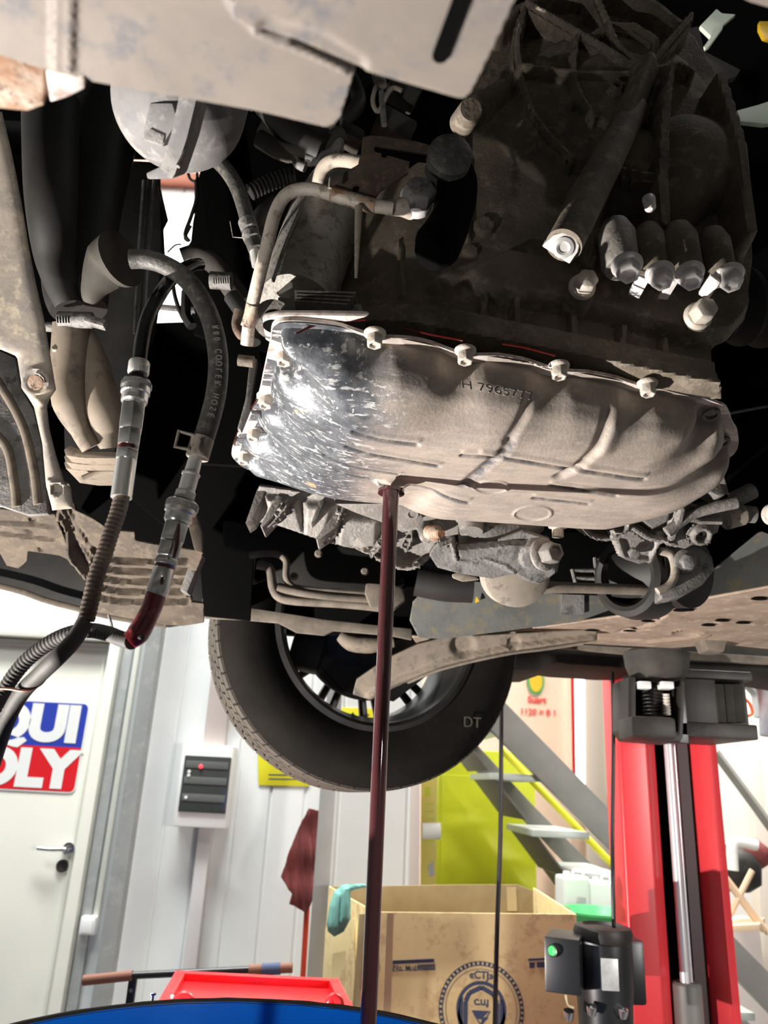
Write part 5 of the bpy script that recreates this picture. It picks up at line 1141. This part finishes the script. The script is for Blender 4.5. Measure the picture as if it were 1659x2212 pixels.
# ---- torque arm with its bush
ta_p = at(1080, 1210, 1.03); ta_n = Vector((0, -.75, -.66))
tap = [(928, 1200), (945, 1172), (978, 1162), (992, 1176), (1075, 1168), (1130, 1148), (1190, 1168), (1212, 1195), (1204, 1235), (1165, 1262), (1130, 1252), (1112, 1238), (1062, 1250), (990, 1238), (945, 1226)]
ta = lab(relief('torque_arm', tap, [('path', [(945, 1175), (975, 1165), (985, 1205), (1010, 1208), (1045, 1200), (1090, 1215), (1120, 1240)], .004, .012), ('poly', [(985, 1172), (1100, 1170), (1190, 1170), (1200, 1235), (1160, 1258), (1110, 1238), (1040, 1205), (990, 1205)], .010, .004), ('disc', (1150, 1195), .02, .018, .006)], .0022, 'castd', car, ta_p, ta_n, e1=(1, 0, 0), solid=.012), 'grey mount arm with a large bolt')
bolt('arm_bolt', at(1172, 1198, .99), (.45, -.85, -.1), .015, .028, 'cast', ta, washer=1.5, dish=True)
lab(turned('rubber_bush', at(1100, 1232, 1.10), (.1, -.9, -.35), [(0, .045), (.02, .05), (.045, .048), (.05, .035)], 'dust', car, 40), 'pale round bush behind the mount arm')
lab(tube('bush_sleeve', [at(1060, 1262, 1.12), at(1150, 1268, 1.12), at(1250, 1270, 1.12), at(1400, 1275, 1.12)], [.012, .010, .008, .008], 'lip', car), 'thin brown flange edge')
slabY('mount_tab', [(976, 1240), (990, 1235), (1030, 1245), (1036, 1252), (1000, 1256), (978, 1248)], 1.12, .004, 'dust', car)
# dark ribbed grille between arm and mount
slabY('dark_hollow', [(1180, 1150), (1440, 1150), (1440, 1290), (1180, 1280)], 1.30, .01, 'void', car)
for a in (((1290, 1208), (1322, 1225), (1326, 1222)), ((1290, 1232), (1324, 1250), (1328, 1242)), ((1240, 1232), (1290, 1232)), ((1244, 1248), (1290, 1250)), ((1285, 1205), (1290, 1262)), ((1236, 1230), (1244, 1262))): tube('grille_bar', [at(x, y, 1.22) for x, y in a], .0035, 'castd', car, seg=8)
# engine mount, round housing at the right
mp_ = at(1470, 1235, 1.10)
mt = lab(turned('engine_mount', mp_ + Vector((-.03, .05, .0)), (-.8, -.55, -.12), [(0, .062), (.03, .064), (.055, .06), (.06, .052), (.058, .045), (.03, .04)], 'black', car, 40), 'round dark engine mount')
tube('mount_barrel', [at(1330, 1240, 1.18), at(1420, 1236, 1.15), at(1490, 1232, 1.10)], .056, 'black', mt, seg=32, straight=True)
mo = [(1440, 1180), (1480, 1178), (1510, 1182), (1540, 1200), (1545, 1230), (1520, 1262), (1480, 1285), (1430, 1295), (1425, 1270), (1455, 1255), (1460, 1210)]
slab('mount_bracket', [at(x, y, 1.06) for x, y in mo], (0, .04, 0), 'castd', mt, bevel=.005)
tube('mount_rim', [at(x, y, 1.055) for x, y in ((1425, 1190), (1450, 1200), (1458, 1235), (1448, 1262), (1420, 1278))], .006, 'dust', mt)
bolt('mount_bolt', at(1480, 1212, 1.05), (.1, -.85, -.35), .012, .014, 'castd', mt, washer=1.5, dish=False)
slabY('mount_foot', [(1395, 1278), (1430, 1285), (1440, 1300), (1425, 1310), (1395, 1298)], 1.15, .02, 'black', mt)

# ---- cast bracket under the right end of the pan
cbp = [(1190, 1100), (1290, 1075), (1400, 1050), (1500, 1020), (1558, 1006), (1575, 1068), (1500, 1060), (1490, 1090), (1560, 1110), (1550, 1150), (1520, 1165), (1480, 1185), (1440, 1178), (1420, 1160), (1430, 1170), (1405, 1212), (1380, 1218), (1350, 1208), (1335, 1160), (1290, 1168), (1250, 1148), (1215, 1120)]
cbk = lab(relief('cast_bracket', cbp, [('poly', [(1340, 1060), (1450, 1045), (1440, 1120), (1400, 1140), (1350, 1100)], .014, .01), ('path', [(1455, 1045), (1462, 1095), (1440, 1150)], .007, .022), ('path', [(1290, 1085), (1310, 1110), (1320, 1150)], .008, .020), ('path', [(1330, 1110), (1390, 1150), (1450, 1165)], .006, .020), ('path', [(1240, 1110), (1270, 1145), (1320, 1160)], .006, .016), ('path', [(1460, 1110), (1520, 1120), (1555, 1120)], .006, .016), ('disc', (1330, 1122), .014, .024, .004), ('disc', (1330, 1122), .008, -.02, .002), ('disc', (1505, 1146), .015, .022, .004), ('disc', (1505, 1146), .008, -.02, .002), ('poly', [(1340, 1165), (1420, 1165), (1405, 1210), (1352, 1200)], -.006, .006)], .0022, 'cast', car, at(1400, 1110, 1.0), (.05, -.72, -.69), e1=(1, 0, 0), solid=.012), 'grey cast bracket with round holes right below the pan')
for x, y in ((1330, 1122), (1505, 1146)): turned('through_hole', on(x, y, at(1400, 1110, 1.0), (.05, -.72, -.69)) + Vector((.05, -.72, -.69)) * .006, (.05, -.72, -.69), [(0, .0075), (.0015, .0075)], 'void', cbk, 24)
bolt('rivet_head', on(1368, 1192, at(1400, 1110, 1.0), (.05, -.72, -.69)), (0, -.72, -.69), .009, .008, 'castd', cbk, washer=0, dish=False)
lab(slab('bracket_gusset', [at(x, y, .97) for x, y in ((1490, 1028), (1556, 1006), (1568, 1068), (1555, 1072), (1510, 1052))], (0, .03, 0), 'cast', car, bevel=.002), 'triangular grey gusset')
tube('cast_rib', [at(1440, 1150, 1.0), at(1500, 1110, .99), at(1590, 1085, .98)], [.008, .007, .009], 'cast', car)
for (x0, y0, x1, y1, r_, m) in ((1585, 1080, 1625, 1060, .012, 'cast'), (1565, 1118, 1600, 1108, .018, 'dust'), (1604, 1110, 1630, 1112, .012, 'cast')): tube('linkage_end', [at(x0, y0, 1.02), at(x1, y1, 1.02)], r_, m, car, seg=20, straight=True)
lab(turned('ball_cap', at(1668, 1112, .9), (0, -1, -.3), [(0, .014), (.02, .016), (.03, .012), (.034, .004)], 'gasket', car, 24), 'pale round cap at the right edge')
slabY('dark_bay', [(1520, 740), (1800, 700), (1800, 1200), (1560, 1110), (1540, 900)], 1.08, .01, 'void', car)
lab(turned('cv_boot', at(1700, 640, .85), (-.9, -.1, -.3), [(-.1 + .016 * k, .085 + (.012 if k % 2 else 0) - .004 * k) for k in range(14)], 'black', car, 36), 'ribbed black boot at the right edge')
tube('thin_wire', [at(1520, 905, .95), at(1590, 890, .95), at(1700, 870, .95)], .002, 'castd', car)

# ---- subframe: grey-green front face with dusty lower flange
sbp = [(892, 1300), (905, 1286), (960, 1262), (1030, 1256), (1100, 1262), (1250, 1278), (1390, 1290), (1440, 1295), (1500, 1270), (1560, 1215), (1640, 1150), (1900, 1090), (1900, 1220), (1659, 1268), (1480, 1300), (1340, 1330), (1250, 1343), (1100, 1362), (960, 1380), (905, 1378), (885, 1340)]
sub_ = lab(relief('subframe', sbp, [('path', [(1050, 1270), (1055, 1370)], .010, -.002), ('poly', [(1213, 1275), (1262, 1278), (1262, 1325), (1213, 1325)], .0015, .002), ('disc', (1366, 1307), .005, -.006, .002), ('disc', (1522, 1268), .005, -.006, .002)], .0035, 'subgrey', car, at(1250, 1300, 1.38), (0, -.92, -.39), e1=(1, 0, 0), solid=.004), 'grey-green painted subframe beam')
lab(slab('sticker_patch', [on(x, y, at(1250, 1300, 1.374), (0, -.92, -.39)) for x, y in ((1213, 1280), (1262, 1282), (1262, 1326), (1213, 1328))], (0, .0015, 0), 'castd', sub_, bevel=0), 'pale rectangular patch')
lab(slab('paint_mark', [on(x, y, at(1250, 1300, 1.372), (0, -.92, -.39)) for x, y in ((1029, 1288), (1035, 1299), (1026, 1302))], (0, .0015, 0), 'capyellow', sub_, bevel=0), 'small yellow paint mark')
# dusty bottom, horizontal
bfl = [(890, 1376), (960, 1378), (1100, 1364), (1250, 1345), (1340, 1332), (1480, 1302), (1659, 1270), (1900, 1222), (1900, 1420), (1659, 1402), (1560, 1392), (1450, 1400), (1250, 1390), (1100, 1392), (1000, 1400), (905, 1398)]
sfb = lab(relief('subframe_bottom', bfl, [('path', [(1430, 1330), (1400, 1352), (1350, 1362)], .010, -.006), ('path', [(1250, 1375), (1400, 1385), (1520, 1372)], .012, .006), ('disc', (1480, 1365), .022, -.004, .01), ('ring', (1485, 1366), .030, .006, .004), ('path', [(1380, 1310), (1500, 1340), (1659, 1350)], .006, -.003), ('path', [(1340, 1365), (1400, 1360)], .006, -.006)], .0055, 'subdust', car, at(1250, 1345, 1.40), (0, 0, -1), e1=(1, 0, 0), solid=.004), 'dusty beige bottom of the subframe')
for (x, y) in ((1278, 1362), (1360, 1362), (1400, 1341), (1470, 1318), (1483, 1317), (1560, 1340), (1640, 1293), (1530, 1350), (1605, 1345)):
    q = at(1250, 1345, 1.40).z; p = atz(x, y, q - .002); v, f = lathe(p, (0, 0, -1), [(0, .008), (.001, .008)], 12); v = [Vector((p.x + (w_.x - p.x) * 1.6, w_.y, w_.z)) for w_ in v]; link_mesh('drain_slot', v, f, 'void', sfb)
# little bracket end of the beam at right
lab(slab('jack_bracket', [at(x, y, 1.5) for x, y in ((1520, 1352), (1560, 1360), (1585, 1378), (1570, 1388), (1565, 1408), (1530, 1405), (1520, 1380))], (0, .05, 0), 'lip', car, bevel=.004), 'brown bent bracket at the right end')
tube('hook', [at(1590, 1350, 1.5), at(1600, 1380, 1.5), at(1606, 1352, 1.5)], .006, 'dust', car)
# lower dark sill behind the subframe
lab(slabY('sill', [(1080, 1385), (1300, 1370), (1660, 1385), (1950, 1380), (1950, 1500), (1660, 1452), (1440, 1444), (1340, 1443), (1300, 1440), (1230, 1436), (1205, 1432), (1160, 1448), (1112, 1448), (1080, 1420)], 1.95, .25, 'dustblack', car, bevel=.01), 'dark sill above the lift arm')
slabY('sill_flange', [(1180, 1388), (1659, 1418), (1950, 1420), (1950, 1436), (1659, 1434), (1500, 1426), (1200, 1398)], 1.80, .02, 'lip', car)

# ---- lower control arm
cap_ = [(1290, 1384), (1180, 1400), (1090, 1412), (960, 1442), (860, 1482), (800, 1512), (762, 1500), (770, 1470), (835, 1425), (905, 1392), (960, 1378), (1290, 1360)]
ca = lab(relief('control_arm', cap_, [('path', [(1290, 1378), (1090, 1402), (960, 1432), (860, 1472), (800, 1502)], .010, .008), ('disc', (1000, 1395), .022, -.010, .012), ('disc', (1110, 1388), .012, -.006, .004)], .004, 'stamp', car, at(1000, 1420, 1.5), (0, -.8, -.6), e1=(1, 0, 0), solid=.01), 'dusty control arm running to the wheel hub')
tube('arm_edge', [on(x, y, at(1000, 1420, 1.49), (0, -.8, -.6)) for x, y in ((1260, 1390), (1180, 1402), (1090, 1414), (960, 1444), (880, 1475))], .003, 'lip', ca, flat=.6)
# anti-roll/drive parts in the wheel arch
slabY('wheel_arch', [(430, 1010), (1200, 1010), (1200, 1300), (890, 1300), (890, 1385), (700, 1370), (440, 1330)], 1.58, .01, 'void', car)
lab(tube('drive_shaft', [at(900, 1250, 1.3), at(960, 1262, 1.3), at(1020, 1265, 1.3)], .03, 'black', car, seg=24), 'black shaft end')

# ---- heat shield channel with dusty lips
lab(slabY('splash_guard', [(480, 1120), (640, 1150), (700, 1165), (800, 1190), (868, 1240), (875, 1260), (850, 1300), (620, 1280), (600, 1260), (560, 1200), (480, 1180)], 1.42, .02, 'black', car, bevel=.01), 'black splash guard')
for pts_, r_ in (([(538, 1200), (570, 1196), (600, 1198), (618, 1212), (618, 1245), (628, 1264), (650, 1272), (750, 1280), (830, 1288), (868, 1296)], .0065), ([(556, 1220), (582, 1228), (590, 1270), (604, 1290), (640, 1298), (740, 1304), (820, 1312), (850, 1318)], .0085), ([(600, 1270), (700, 1290), (850, 1300)], .010)):
    lab(tube('guard_lip', [at(x, y, 1.38) for x, y in pts_], r_, 'lip', car, seg=10, flat=1.0), 'dusty folded lip of the splash guard')
lab(slab('guard_tab', [at(x, y, 1.36) for x, y in ((790, 1258), (850, 1262), (872, 1270), (876, 1296), (850, 1318), (800, 1312), (788, 1280))], (0, .02, 0), 'lip', car, bevel=.006), 'dusty tab beside the stream')
for x, y in ((688, 1196), (788, 1235), (635, 1245)): turned('guard_screw', at(x, y, 1.4), (0, -1, 0), [(0, .008), (.006, .005)], 'stamp', car, 12)
lab(slabY('sill_strip', [(436, 1290), (470, 1305), (560, 1316), (640, 1328), (700, 1338), (890, 1358), (890, 1382), (840, 1372), (720, 1362), (700, 1372), (640, 1366), (600, 1345), (520, 1338), (440, 1335)], 1.48, .012, 'lip', car, bevel=.003), 'dusty brown sill strip above the wheel')
lab(tube('strut_mount', [at(735, 1372, 1.55), at(760, 1388, 1.55), at(800, 1392, 1.55), at(850, 1385, 1.55)], [.012, .018, .018, .012], 'stamp', car), 'dusty rounded arm end')

# ---- black sheets painted as the unlit depth of the engine bay
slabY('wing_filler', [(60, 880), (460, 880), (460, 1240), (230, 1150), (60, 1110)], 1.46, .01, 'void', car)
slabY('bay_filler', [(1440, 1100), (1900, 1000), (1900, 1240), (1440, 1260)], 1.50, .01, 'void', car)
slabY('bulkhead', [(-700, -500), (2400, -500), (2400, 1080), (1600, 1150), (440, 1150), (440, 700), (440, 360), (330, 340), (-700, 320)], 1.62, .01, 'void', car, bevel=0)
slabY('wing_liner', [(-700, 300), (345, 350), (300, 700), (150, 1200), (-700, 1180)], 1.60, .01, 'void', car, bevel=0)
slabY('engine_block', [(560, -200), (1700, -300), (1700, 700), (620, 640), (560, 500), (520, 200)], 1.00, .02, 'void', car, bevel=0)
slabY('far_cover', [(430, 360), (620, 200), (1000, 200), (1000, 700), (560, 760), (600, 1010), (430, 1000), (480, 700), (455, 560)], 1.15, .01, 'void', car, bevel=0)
box('light_blocker_top', (0.2, .55, 3.05), (3.4, 2.1, .03), 'void', car)  # unseen slab added to keep ceiling light out of the engine bay
box('light_blocker_rear', (0.3, -.95, 1.80), (3.2, 2.1, .03), 'dustblack', car)  # unseen slab added to block ceiling light from behind
# pale pieces standing in for sky-lit highlights of the engine bay; yellow cap
for a, m in (([(1512, 55), (1548, 18), (1560, 28), (1590, 30), (1560, 55), (1545, 68), (1536, 78), (1520, 62)], 'palegreen'), ([(1520, 100), (1548, 62), (1564, 40), (1562, 60), (1535, 98), (1524, 104)], 'palegreen'), ([(1592, 238), (1640, 225), (1700, 205), (1700, 262), (1650, 268), (1600, 262)], 'palegreen'), ([(1640, 60), (1640, 45), (1680, 45), (1680, 90), (1650, 80)], 'capyellow'), ([(1548, 176), (1556, 182), (1554, 190), (1548, 186)], 'palegreen'), ([(874, 194), (886, 188), (884, 208), (878, 216)], 'palegreen')):
    o_ = slabY('bay_lit_piece', a, .93 if a[0][0] > 1000 else .9, .008, m, car, bevel=.002); o_['label'] = 'pale piece standing in for a sky-lit highlight' if m == 'palegreen' else 'yellow cap'
slabY('bay_edge', [(1488, 60), (1510, 56), (1522, 110), (1600, 150), (1590, 165), (1555, 180), (1490, 100)], .9, .01, 'dustblack', car)
slabZ('corner_sheet', [(1560, -200), (1560, -20), (1620, 8), (1800, 60), (1800, -200)], 1.75, .004, 'skid', car)

# ---- wheel
wc = Vector((0.004, 1.60, 1.741)); ax_ = Vector((-.31, 1, -.03)).normalized()
R_ = .335; W_ = .22
prof = [(.010, .215), (.006, .225), (.0, .25), (-.004, .28), (.004, .305), (.018, .322), (.030, R_ - .002)]
side = prof + []
v, f = lathe(wc, ax_, prof + [(.032, R_ - .012), (W_ - .032, R_ - .012), (W_ - .03, R_ - .002), (W_ - .018, .322), (W_ - .004, .305), (W_, .28), (W_, .25), (W_ - .01, .222), (W_ * .8, .214), (W_ * .2, .214), (.010, .215)], 96)
tyre = lab(link_mesh('wheel_tyre', v, f, 'tyre', car, smooth='auto'), 'black tyre with dusty tread')
# tread blocks in five rows
xx, yy, dd_ = frame(ax_); V = []; F = []
rows = [(.026, .058), (.064, .088), (.094, .118), (.124, .148), (.154, .186)]
for rI, (t0, t1) in enumerate(rows):
    nb = 64
    for k in range(nb):
        a0 = 2 * pi * (k + (.5 if rI % 2 else 0)) / nb; a1 = a0 + 2 * pi * .86 / nb; b = len(V)
        sk_ = (.012 if rI in (0, 4) else .02) * (1 if rI < 3 else -1)
        for (t, rr) in ((t0, R_), (t1, R_)):
            for a in (a0, a1):
                a2 = a + (sk_ if t == t1 else 0)
                for r2 in (R_ - .013, R_ - (.004 if (rI == 0 and t == t0) else 0)):
                    V.append(wc + dd_ * t + (xx * cos(a2) + yy * sin(a2)) * r2)
        F += [[b + q for q in g] for g in ((1, 3, 7, 5), (0, 1, 5, 4), (2, 6, 7, 3), (0, 2, 3, 1), (4, 5, 7, 6))]
tb = link_mesh('tread_blocks', V, F, 'tread', tyre); tb['kind'] = 'stuff'
textmesh('sidewall_lettering', 'DT', wc + (xx * cos(0) + yy * sin(0)) * 0 + ax_ * -.0035 + Vector((.2, .05, -.19)), (1, .27, 0), (0, 0, 1), .03, 'tread', tyre, depth=.0004)
# barrel of the rim and its lip
rim_ = lab(link_mesh('wheel_rim', *lathe(wc, ax_, [(.004, .205), (.0, .212), (.004, .222), (.012, .222), (.016, .213), (.03, .207), (.05, .196), (.14, .190), (.19, .200), (.205, .210), (.207, .203), (.19, .194), (.14, .184), (.05, .190), (.03, .200), (.004, .205)], 96), 'rim', car, smooth='auto'), 'dark inside of the alloy rim')
for k in range(10):
    a = 2 * pi * (k + .12) / 10; di = (xx * cos(a) + yy * sin(a)); tn = dd_.cross(di)
    for s in (-1, 1):
        p0_ = wc + dd_ * .165 + di * .05 + tn * s * .008; p1_ = wc + dd_ * .178 + di * .192 + tn * s * .018
        v, f = tubev([p0_, (p0_ + p1_) / 2 - dd_ * .0, p1_], [.013, .009, .010], 8); link_mesh('spoke', v, f, 'rim', rim_, smooth='auto')
turned('hub_centre', wc + dd_ * .14, ax_, [(0, .07), (.03, .065), (.035, .02)], 'rim', rim_, 40)
lab(link_mesh('brake_disc', *lathe(wc, ax_, [(.085, .0), (.085, .148), (.093, .150), (.101, .150), (.109, .148), (.109, 0)], 64), 'darkm', car, smooth='auto'), 'dark brake disc')
turned('hub_carrier', wc + dd_ * .02 + Vector((-.02, 0, .02)), ax_, [(0, .05), (.03, .09), (.07, .11), (.085, .11)], 'dustblack', car, 32)
v, f = boxv(wc + dd_ * .06 + (Vector((-.125, 0, -.02))), (.07, .09, .16), 0, 0, .2); lab(link_mesh('brake_caliper', v, f, 'black', car, bevel=.015), 'black brake caliper')
slab('dust_shield', [wc + dd_ * .075 + Vector((x, x * .27, z)) for x, z in ((-.15, .2), (-.155, .0), (-.13, -.06), (-.05, -.135), (.06, -.15), (.13, -.09), (.155, 0), (.15, .2))], dd_ * .004, 'black', car)

# ================================================================== FLUID STREAM
o = thing('fluid_stream', at(795, 2240, .64), 'dark red-brown fluid falling from the pan into the blue drum', 'fluid stream')
s0 = atz(845, 1066, 1.736); q1 = at(838, 1200, .87); 
zs = [s0.z + .004, s0.z - .02, 1.66, 1.55, 1.45, 1.30, 1.18, .95, .63]
Ys = s0.y
P = []
for z in zs:
    k = (s0.z - z); P.append(Vector((s0.x + .002 * min(k / .5, 1.2), Ys - .03 * min(k / .5, 1.5), z)))
st_ = tube('stream', P, [.0098, .0092, .0086, .0080, .0078, .0075, .0073, .007, .0068], 'oil', o, seg=28, n=8)
turned('splash', (P[-1].x, P[-1].y, .622), (0, 0, 1), [(0, .03), (.002, .028), (.006, .012), (.008, .0075)], 'oil', o, 24)

# ================================================================== SERVICE HOSES
Yh1 = .60
def hp_(x, y, Y=Yh1): return at(x, y, Y)
# --- left line: wet black hose, coupler and ribbed hose
t = thing('service_hose', hp_(285, 1075), 'left service hose with wet black rubber end, knurled coupler and brown ribbed tail', 'hose')
lab(tube('rubber_end', [hp_(302, 792), hp_(305, 750), hp_(318, 690), hp_(342, 640), hp_(372, 600, .615), hp_(410, 575, .64), hp_(430, 572, .66)], .0066, 'shiny', t, seg=22), 'wet shiny black rubber hose')
ux = (hp_(302, 780) - hp_(262, 1075)).normalized(); base = hp_(262, 1075)
def seg_along(px, py): return (hp_(px, py) - base).dot(ux)
def piece(name, ya, yb, prof, m, parent, hexs=False, seg=36, lbl=None, Bs=None, axis=None):
    Bs = Bs or base; axis = axis or ux
    H_ = abs(yb - ya)
    pr2 = [(ya + (yb - ya) * a, r) for a, r in prof]
    v, f = lathe(Bs, axis, pr2, 6 if hexs else seg, start=.3); q = link_mesh(name, v, f, m, parent, smooth=False if hexs else 'auto', bevel=.0006 if hexs else 0)
    if lbl: q['label'] = lbl
    return q
def knurl(name, t0, t1, r, m, parent, Bs, axis, n=60):
    x, y, d = frame(axis); V = []; F = []
    rows = 5
    for j in range(rows):
        for k in range(n * 2): a = pi * (k + (j % 2) * .5) / n; rr = r + (.00045 if k % 2 else -.0002); V.append(Vector(Bs) + d * (t0 + (t1 - t0) * j / (rows - 1)) + (x * cos(a) + y * sin(a)) * rr)
    N = n * 2
    for j in range(rows - 1):
        for k in range(N): F.append([j * N + k, j * N + (k + 1) % N, (j + 1) * N + (k + 1) % N, (j + 1) * N + k])
    return link_mesh(name, V, F, m, parent)
sa = lambda y: seg_along(np.interp(y, [780, 1075], [302, 262]), y)
piece('ferrule', sa(1075), sa(994), [(0, .0086), (1, .0086)], 'ferrule', t, lbl='smooth zinc sleeve')
piece('hex_nut', sa(996), sa(972), [(0, .0092), (.1, .0098), (.9, .0098), (1, .009)], 'chrome', t, True)
piece('fluid_ring', sa(972), sa(962), [(0, .0082), (.5, .0088), (1, .008)], 'redfilm', t, lbl='red fluid in the joint')
piece('hex_body', sa(965), sa(932), [(0, .0094), (.1, .0100), (1, .0102)], 'chrome', t, True)
piece('hex_body', sa(930), sa(872), [(0, .0104), (.1, .0108), (.92, .0108), (1, .0100)], 'chrome', t, True)
cp = piece('coupler_collar', sa(872), sa(826), [(0, .0098), (.08, .0112), (.42, .0112), (.46, .0124), (.98, .0124), (1, .0115)], 'chrome', t, lbl='knurled coupler collar')
knurl('knurling', sa(838), sa(829), .0126, 'chrome', cp, base, ux)
textmesh('engraving', 'ICO20N', lerp(hp_(291, 852), hp_(291, 852), 0) + Vector((0, -.0125, 0)), (1, 0, .02), (0, 0, 1), .0045, 'castd', cp, depth=.0002)
piece('coupler_neck', sa(826), sa(812), [(0, .0112), (.3, .0112), (.4, .0085), (1, .008)], 'blackm', t)
hc = piece('worm_clamp', sa(808), sa(782), [(0, .0086), (.1, .0092), (.9, .0092), (1, .0086)], 'alu', t, lbl='band clamp')
for k in range(4): box('clamp_notch', hp_(303 + 5 * k, 795, Yh1 - .0092), (.0007, .0006, .005), 'castd', hc, bevel=0)
tail = [hp_(264, 1070), hp_(254, 1110), hp_(240, 1150), hp_(226, 1195), hp_(210, 1240), hp_(198, 1290), hp_(186, 1340), hp_(160, 1382), hp_(125, 1420), hp_(85, 1458, .62), hp_(45, 1500, .64), hp_(10, 1570, .66), hp_(-40, 1720, .68), hp_(-120, 1950, .70)]
corr('ribbed_hose', tail[:7], .0066, 'corr', t, pitch=.0038, amp=.0004)['label'] = 'brown ribbed hose'
lab(tube('plain_hose', tail[6:], .0066, 'corrgrey', t, seg=18), 'grey smooth hose end')
# --- right line
t2 = thing('service_hose', hp_(335, 1285), 'right service hose with aluminium adapter, knurled coupler and red-stained sleeve', 'hose')
b2_ = hp_(338, 1287); u2 = (hp_(424, 985) - b2_).normalized()
s2 = lambda y: (hp_(np.interp(y, [985, 1287], [424, 338]), y) - b2_).dot(u2)
P2 = dict(Bs=b2_, axis=u2)
piece('ferrule', s2(1287), s2(1226), [(0, .0080), (.1, .0088), (.9, .0086), (1, .0075)], 'chrome', t2, **P2)
piece('fluid_ring', s2(1230), s2(1218), [(0, .0078), (.5, .0084), (1, .0078)], 'redfilm', t2, lbl='red fluid in the joint', **P2)
piece('hex_nut', s2(1222), s2(1206), [(0, .0086), (.15, .0100), (.85, .0100), (1, .009)], 'chrome', t2, True, **P2)
piece('hex_body', s2(1206), s2(1172), [(0, .0084), (.15, .0098), (1, .0100)], 'chrome', t2, True, **P2)
piece('hex_body', s2(1170), s2(1132), [(0, .0102), (.1, .0106), (1, .0106)], 'chrome', t2, True, **P2)
cp = piece('coupler_collar', s2(1130), s2(1084), [(0, .0100), (.1, .0114), (.4, .0115), (.46, .0128), (.96, .0128), (1, .0118)], 'chrome', t2, lbl='knurled coupler collar', **P2)
knurl('knurling', s2(1100), s2(1088), .0131, 'chrome', cp, b2_, u2)
piece('seal_ring', s2(1086), s2(1082), [(0, .0112), (1, .0110)], 'blackm', t2, **P2)
piece('hex_nut', s2(1084), s2(1062), [(0, .0086), (.1, .0094), (.85, .0094), (1, .0085)], 'alu', t2, True, **P2)
piece('aluminium_tube', s2(1064), s2(980), [(0, .0070), (.42, .0070), (.44, .0078), (.48, .0078), (.5, .0062), (.96, .0056)], 'alu', t2, **P2)
# red drops running down
for a in (((388, 1130), (384, 1170), (376, 1205)), ((352, 1245), (350, 1262))): tube('fluid_run', [hp_(x, y, Yh1 - .0105) for x, y in a], [.001, .0022, .0014], 'redfilm', t2, seg=8)
sleeve = [hp_(338, 1282), hp_(328, 1312), hp_(312, 1345), hp_(297, 1370), hp_(280, 1384)]
lab(tube('red_sleeve', sleeve, [.0082, .0080, .0084, .0088, .0070], 'redhose', t2, seg=22), 'red-stained sleeve at the bend')
tube('zip_tie', [hp_(302, 1376, .588), hp_(308, 1378, .585)], .0018, 'blackm', t2)
corr('ribbed_hose', [hp_(285, 1386), hp_(262, 1380, .61), hp_(230, 1368, .62), hp_(190, 1362, .63), hp_(140, 1372, .64), hp_(90, 1400, .65), hp_(45, 1440, .66), hp_(5, 1500, .67), hp_(-40, 1600, .68), hp_(-130, 1900, .72)], .0062, 'corrgrey', t2, pitch=.0038, amp=.00035)['label'] = 'dark ribbed hose tail'
# the printed cooler hose pushed on it
loop = [hp_(282, 560, .60), hp_(310, 560), hp_(350, 570), hp_(395, 597), hp_(432, 642), hp_(458, 700), hp_(471, 770), hp_(468, 840), hp_(455, 900), hp_(436, 960), hp_(428, 985)]
ch = lab(tube('printed_hose', loop, .0088, 'rubber', t2, seg=26, n=10), 'thick grey-black hose looping upwards, with worn white lettering')
def along(pts, text, side):
    P = crom(pts, 30); L = [0]
    for i in range(1, len(P)): L.append(L[-1] + (P[i] - P[i - 1]).length)
    xs = [p.x for p in P]; ys = [p.y for p in P]; zs = [p.z for p in P]
    tot = L[-1]; n = len(text)
    for i, c_ in enumerate(text):
        if c_ == ' ': continue
        s = tot * (i + .5) / n; g = lambda q: Vector((np.interp(q, L, xs), np.interp(q, L, ys), np.interp(q, L, zs)))
        p = g(s); tn = (g(s + .002) - g(s - .002)).normalized(); view = (CO - p).normalized(); nn_ = (view - tn * view.dot(tn)).normalized()
        up_ = -tn.cross(nn_) * side
        textmesh('lettering', c_, p + nn_ * .00865 + up_ * .0, tn, up_, .0078, 'print', ch, depth=.0003, sx=.8)
along([hp_(466, 712), hp_(473, 780), hp_(467, 850), hp_(452, 912)], 'R80 COOLER HOSE', -1)
sc2 = lab(tube('spring_clamp', [hp_(438, 948), hp_(426, 988)], .0098, 'dust', t2, seg=30, straight=True), 'spring clamp with an open loop')
cl_ = crom([hp_(417, 940, .59), hp_(384, 932, .59), hp_(378, 964, .59), hp_(412, 972, .59)], 1)
tube('clamp_loop', [hp_(419, 940, .592), hp_(386, 931, .588), hp_(378, 965, .588), hp_(410, 971, .592)], .0016, 'dust', sc2, straight=True, seg=8)
tube('clamp_edge', [hp_(432, 950, .5895), hp_(428, 966, .5895), hp_(434, 980, .5895)], .0013, 'dust', sc2, seg=8)
# copper wire tying the two tails
o = tube('tie_wire', [hp_(-20, 1486, .64), hp_(20, 1488, .63), hp_(55, 1492, .625), hp_(85, 1480, .625), hp_(100, 1462, .625), hp_(101, 1444, .63)], .0011, 'copper', None, n=8); tag(o, 'thin copper wire tied round the two hose tails', 'wire')
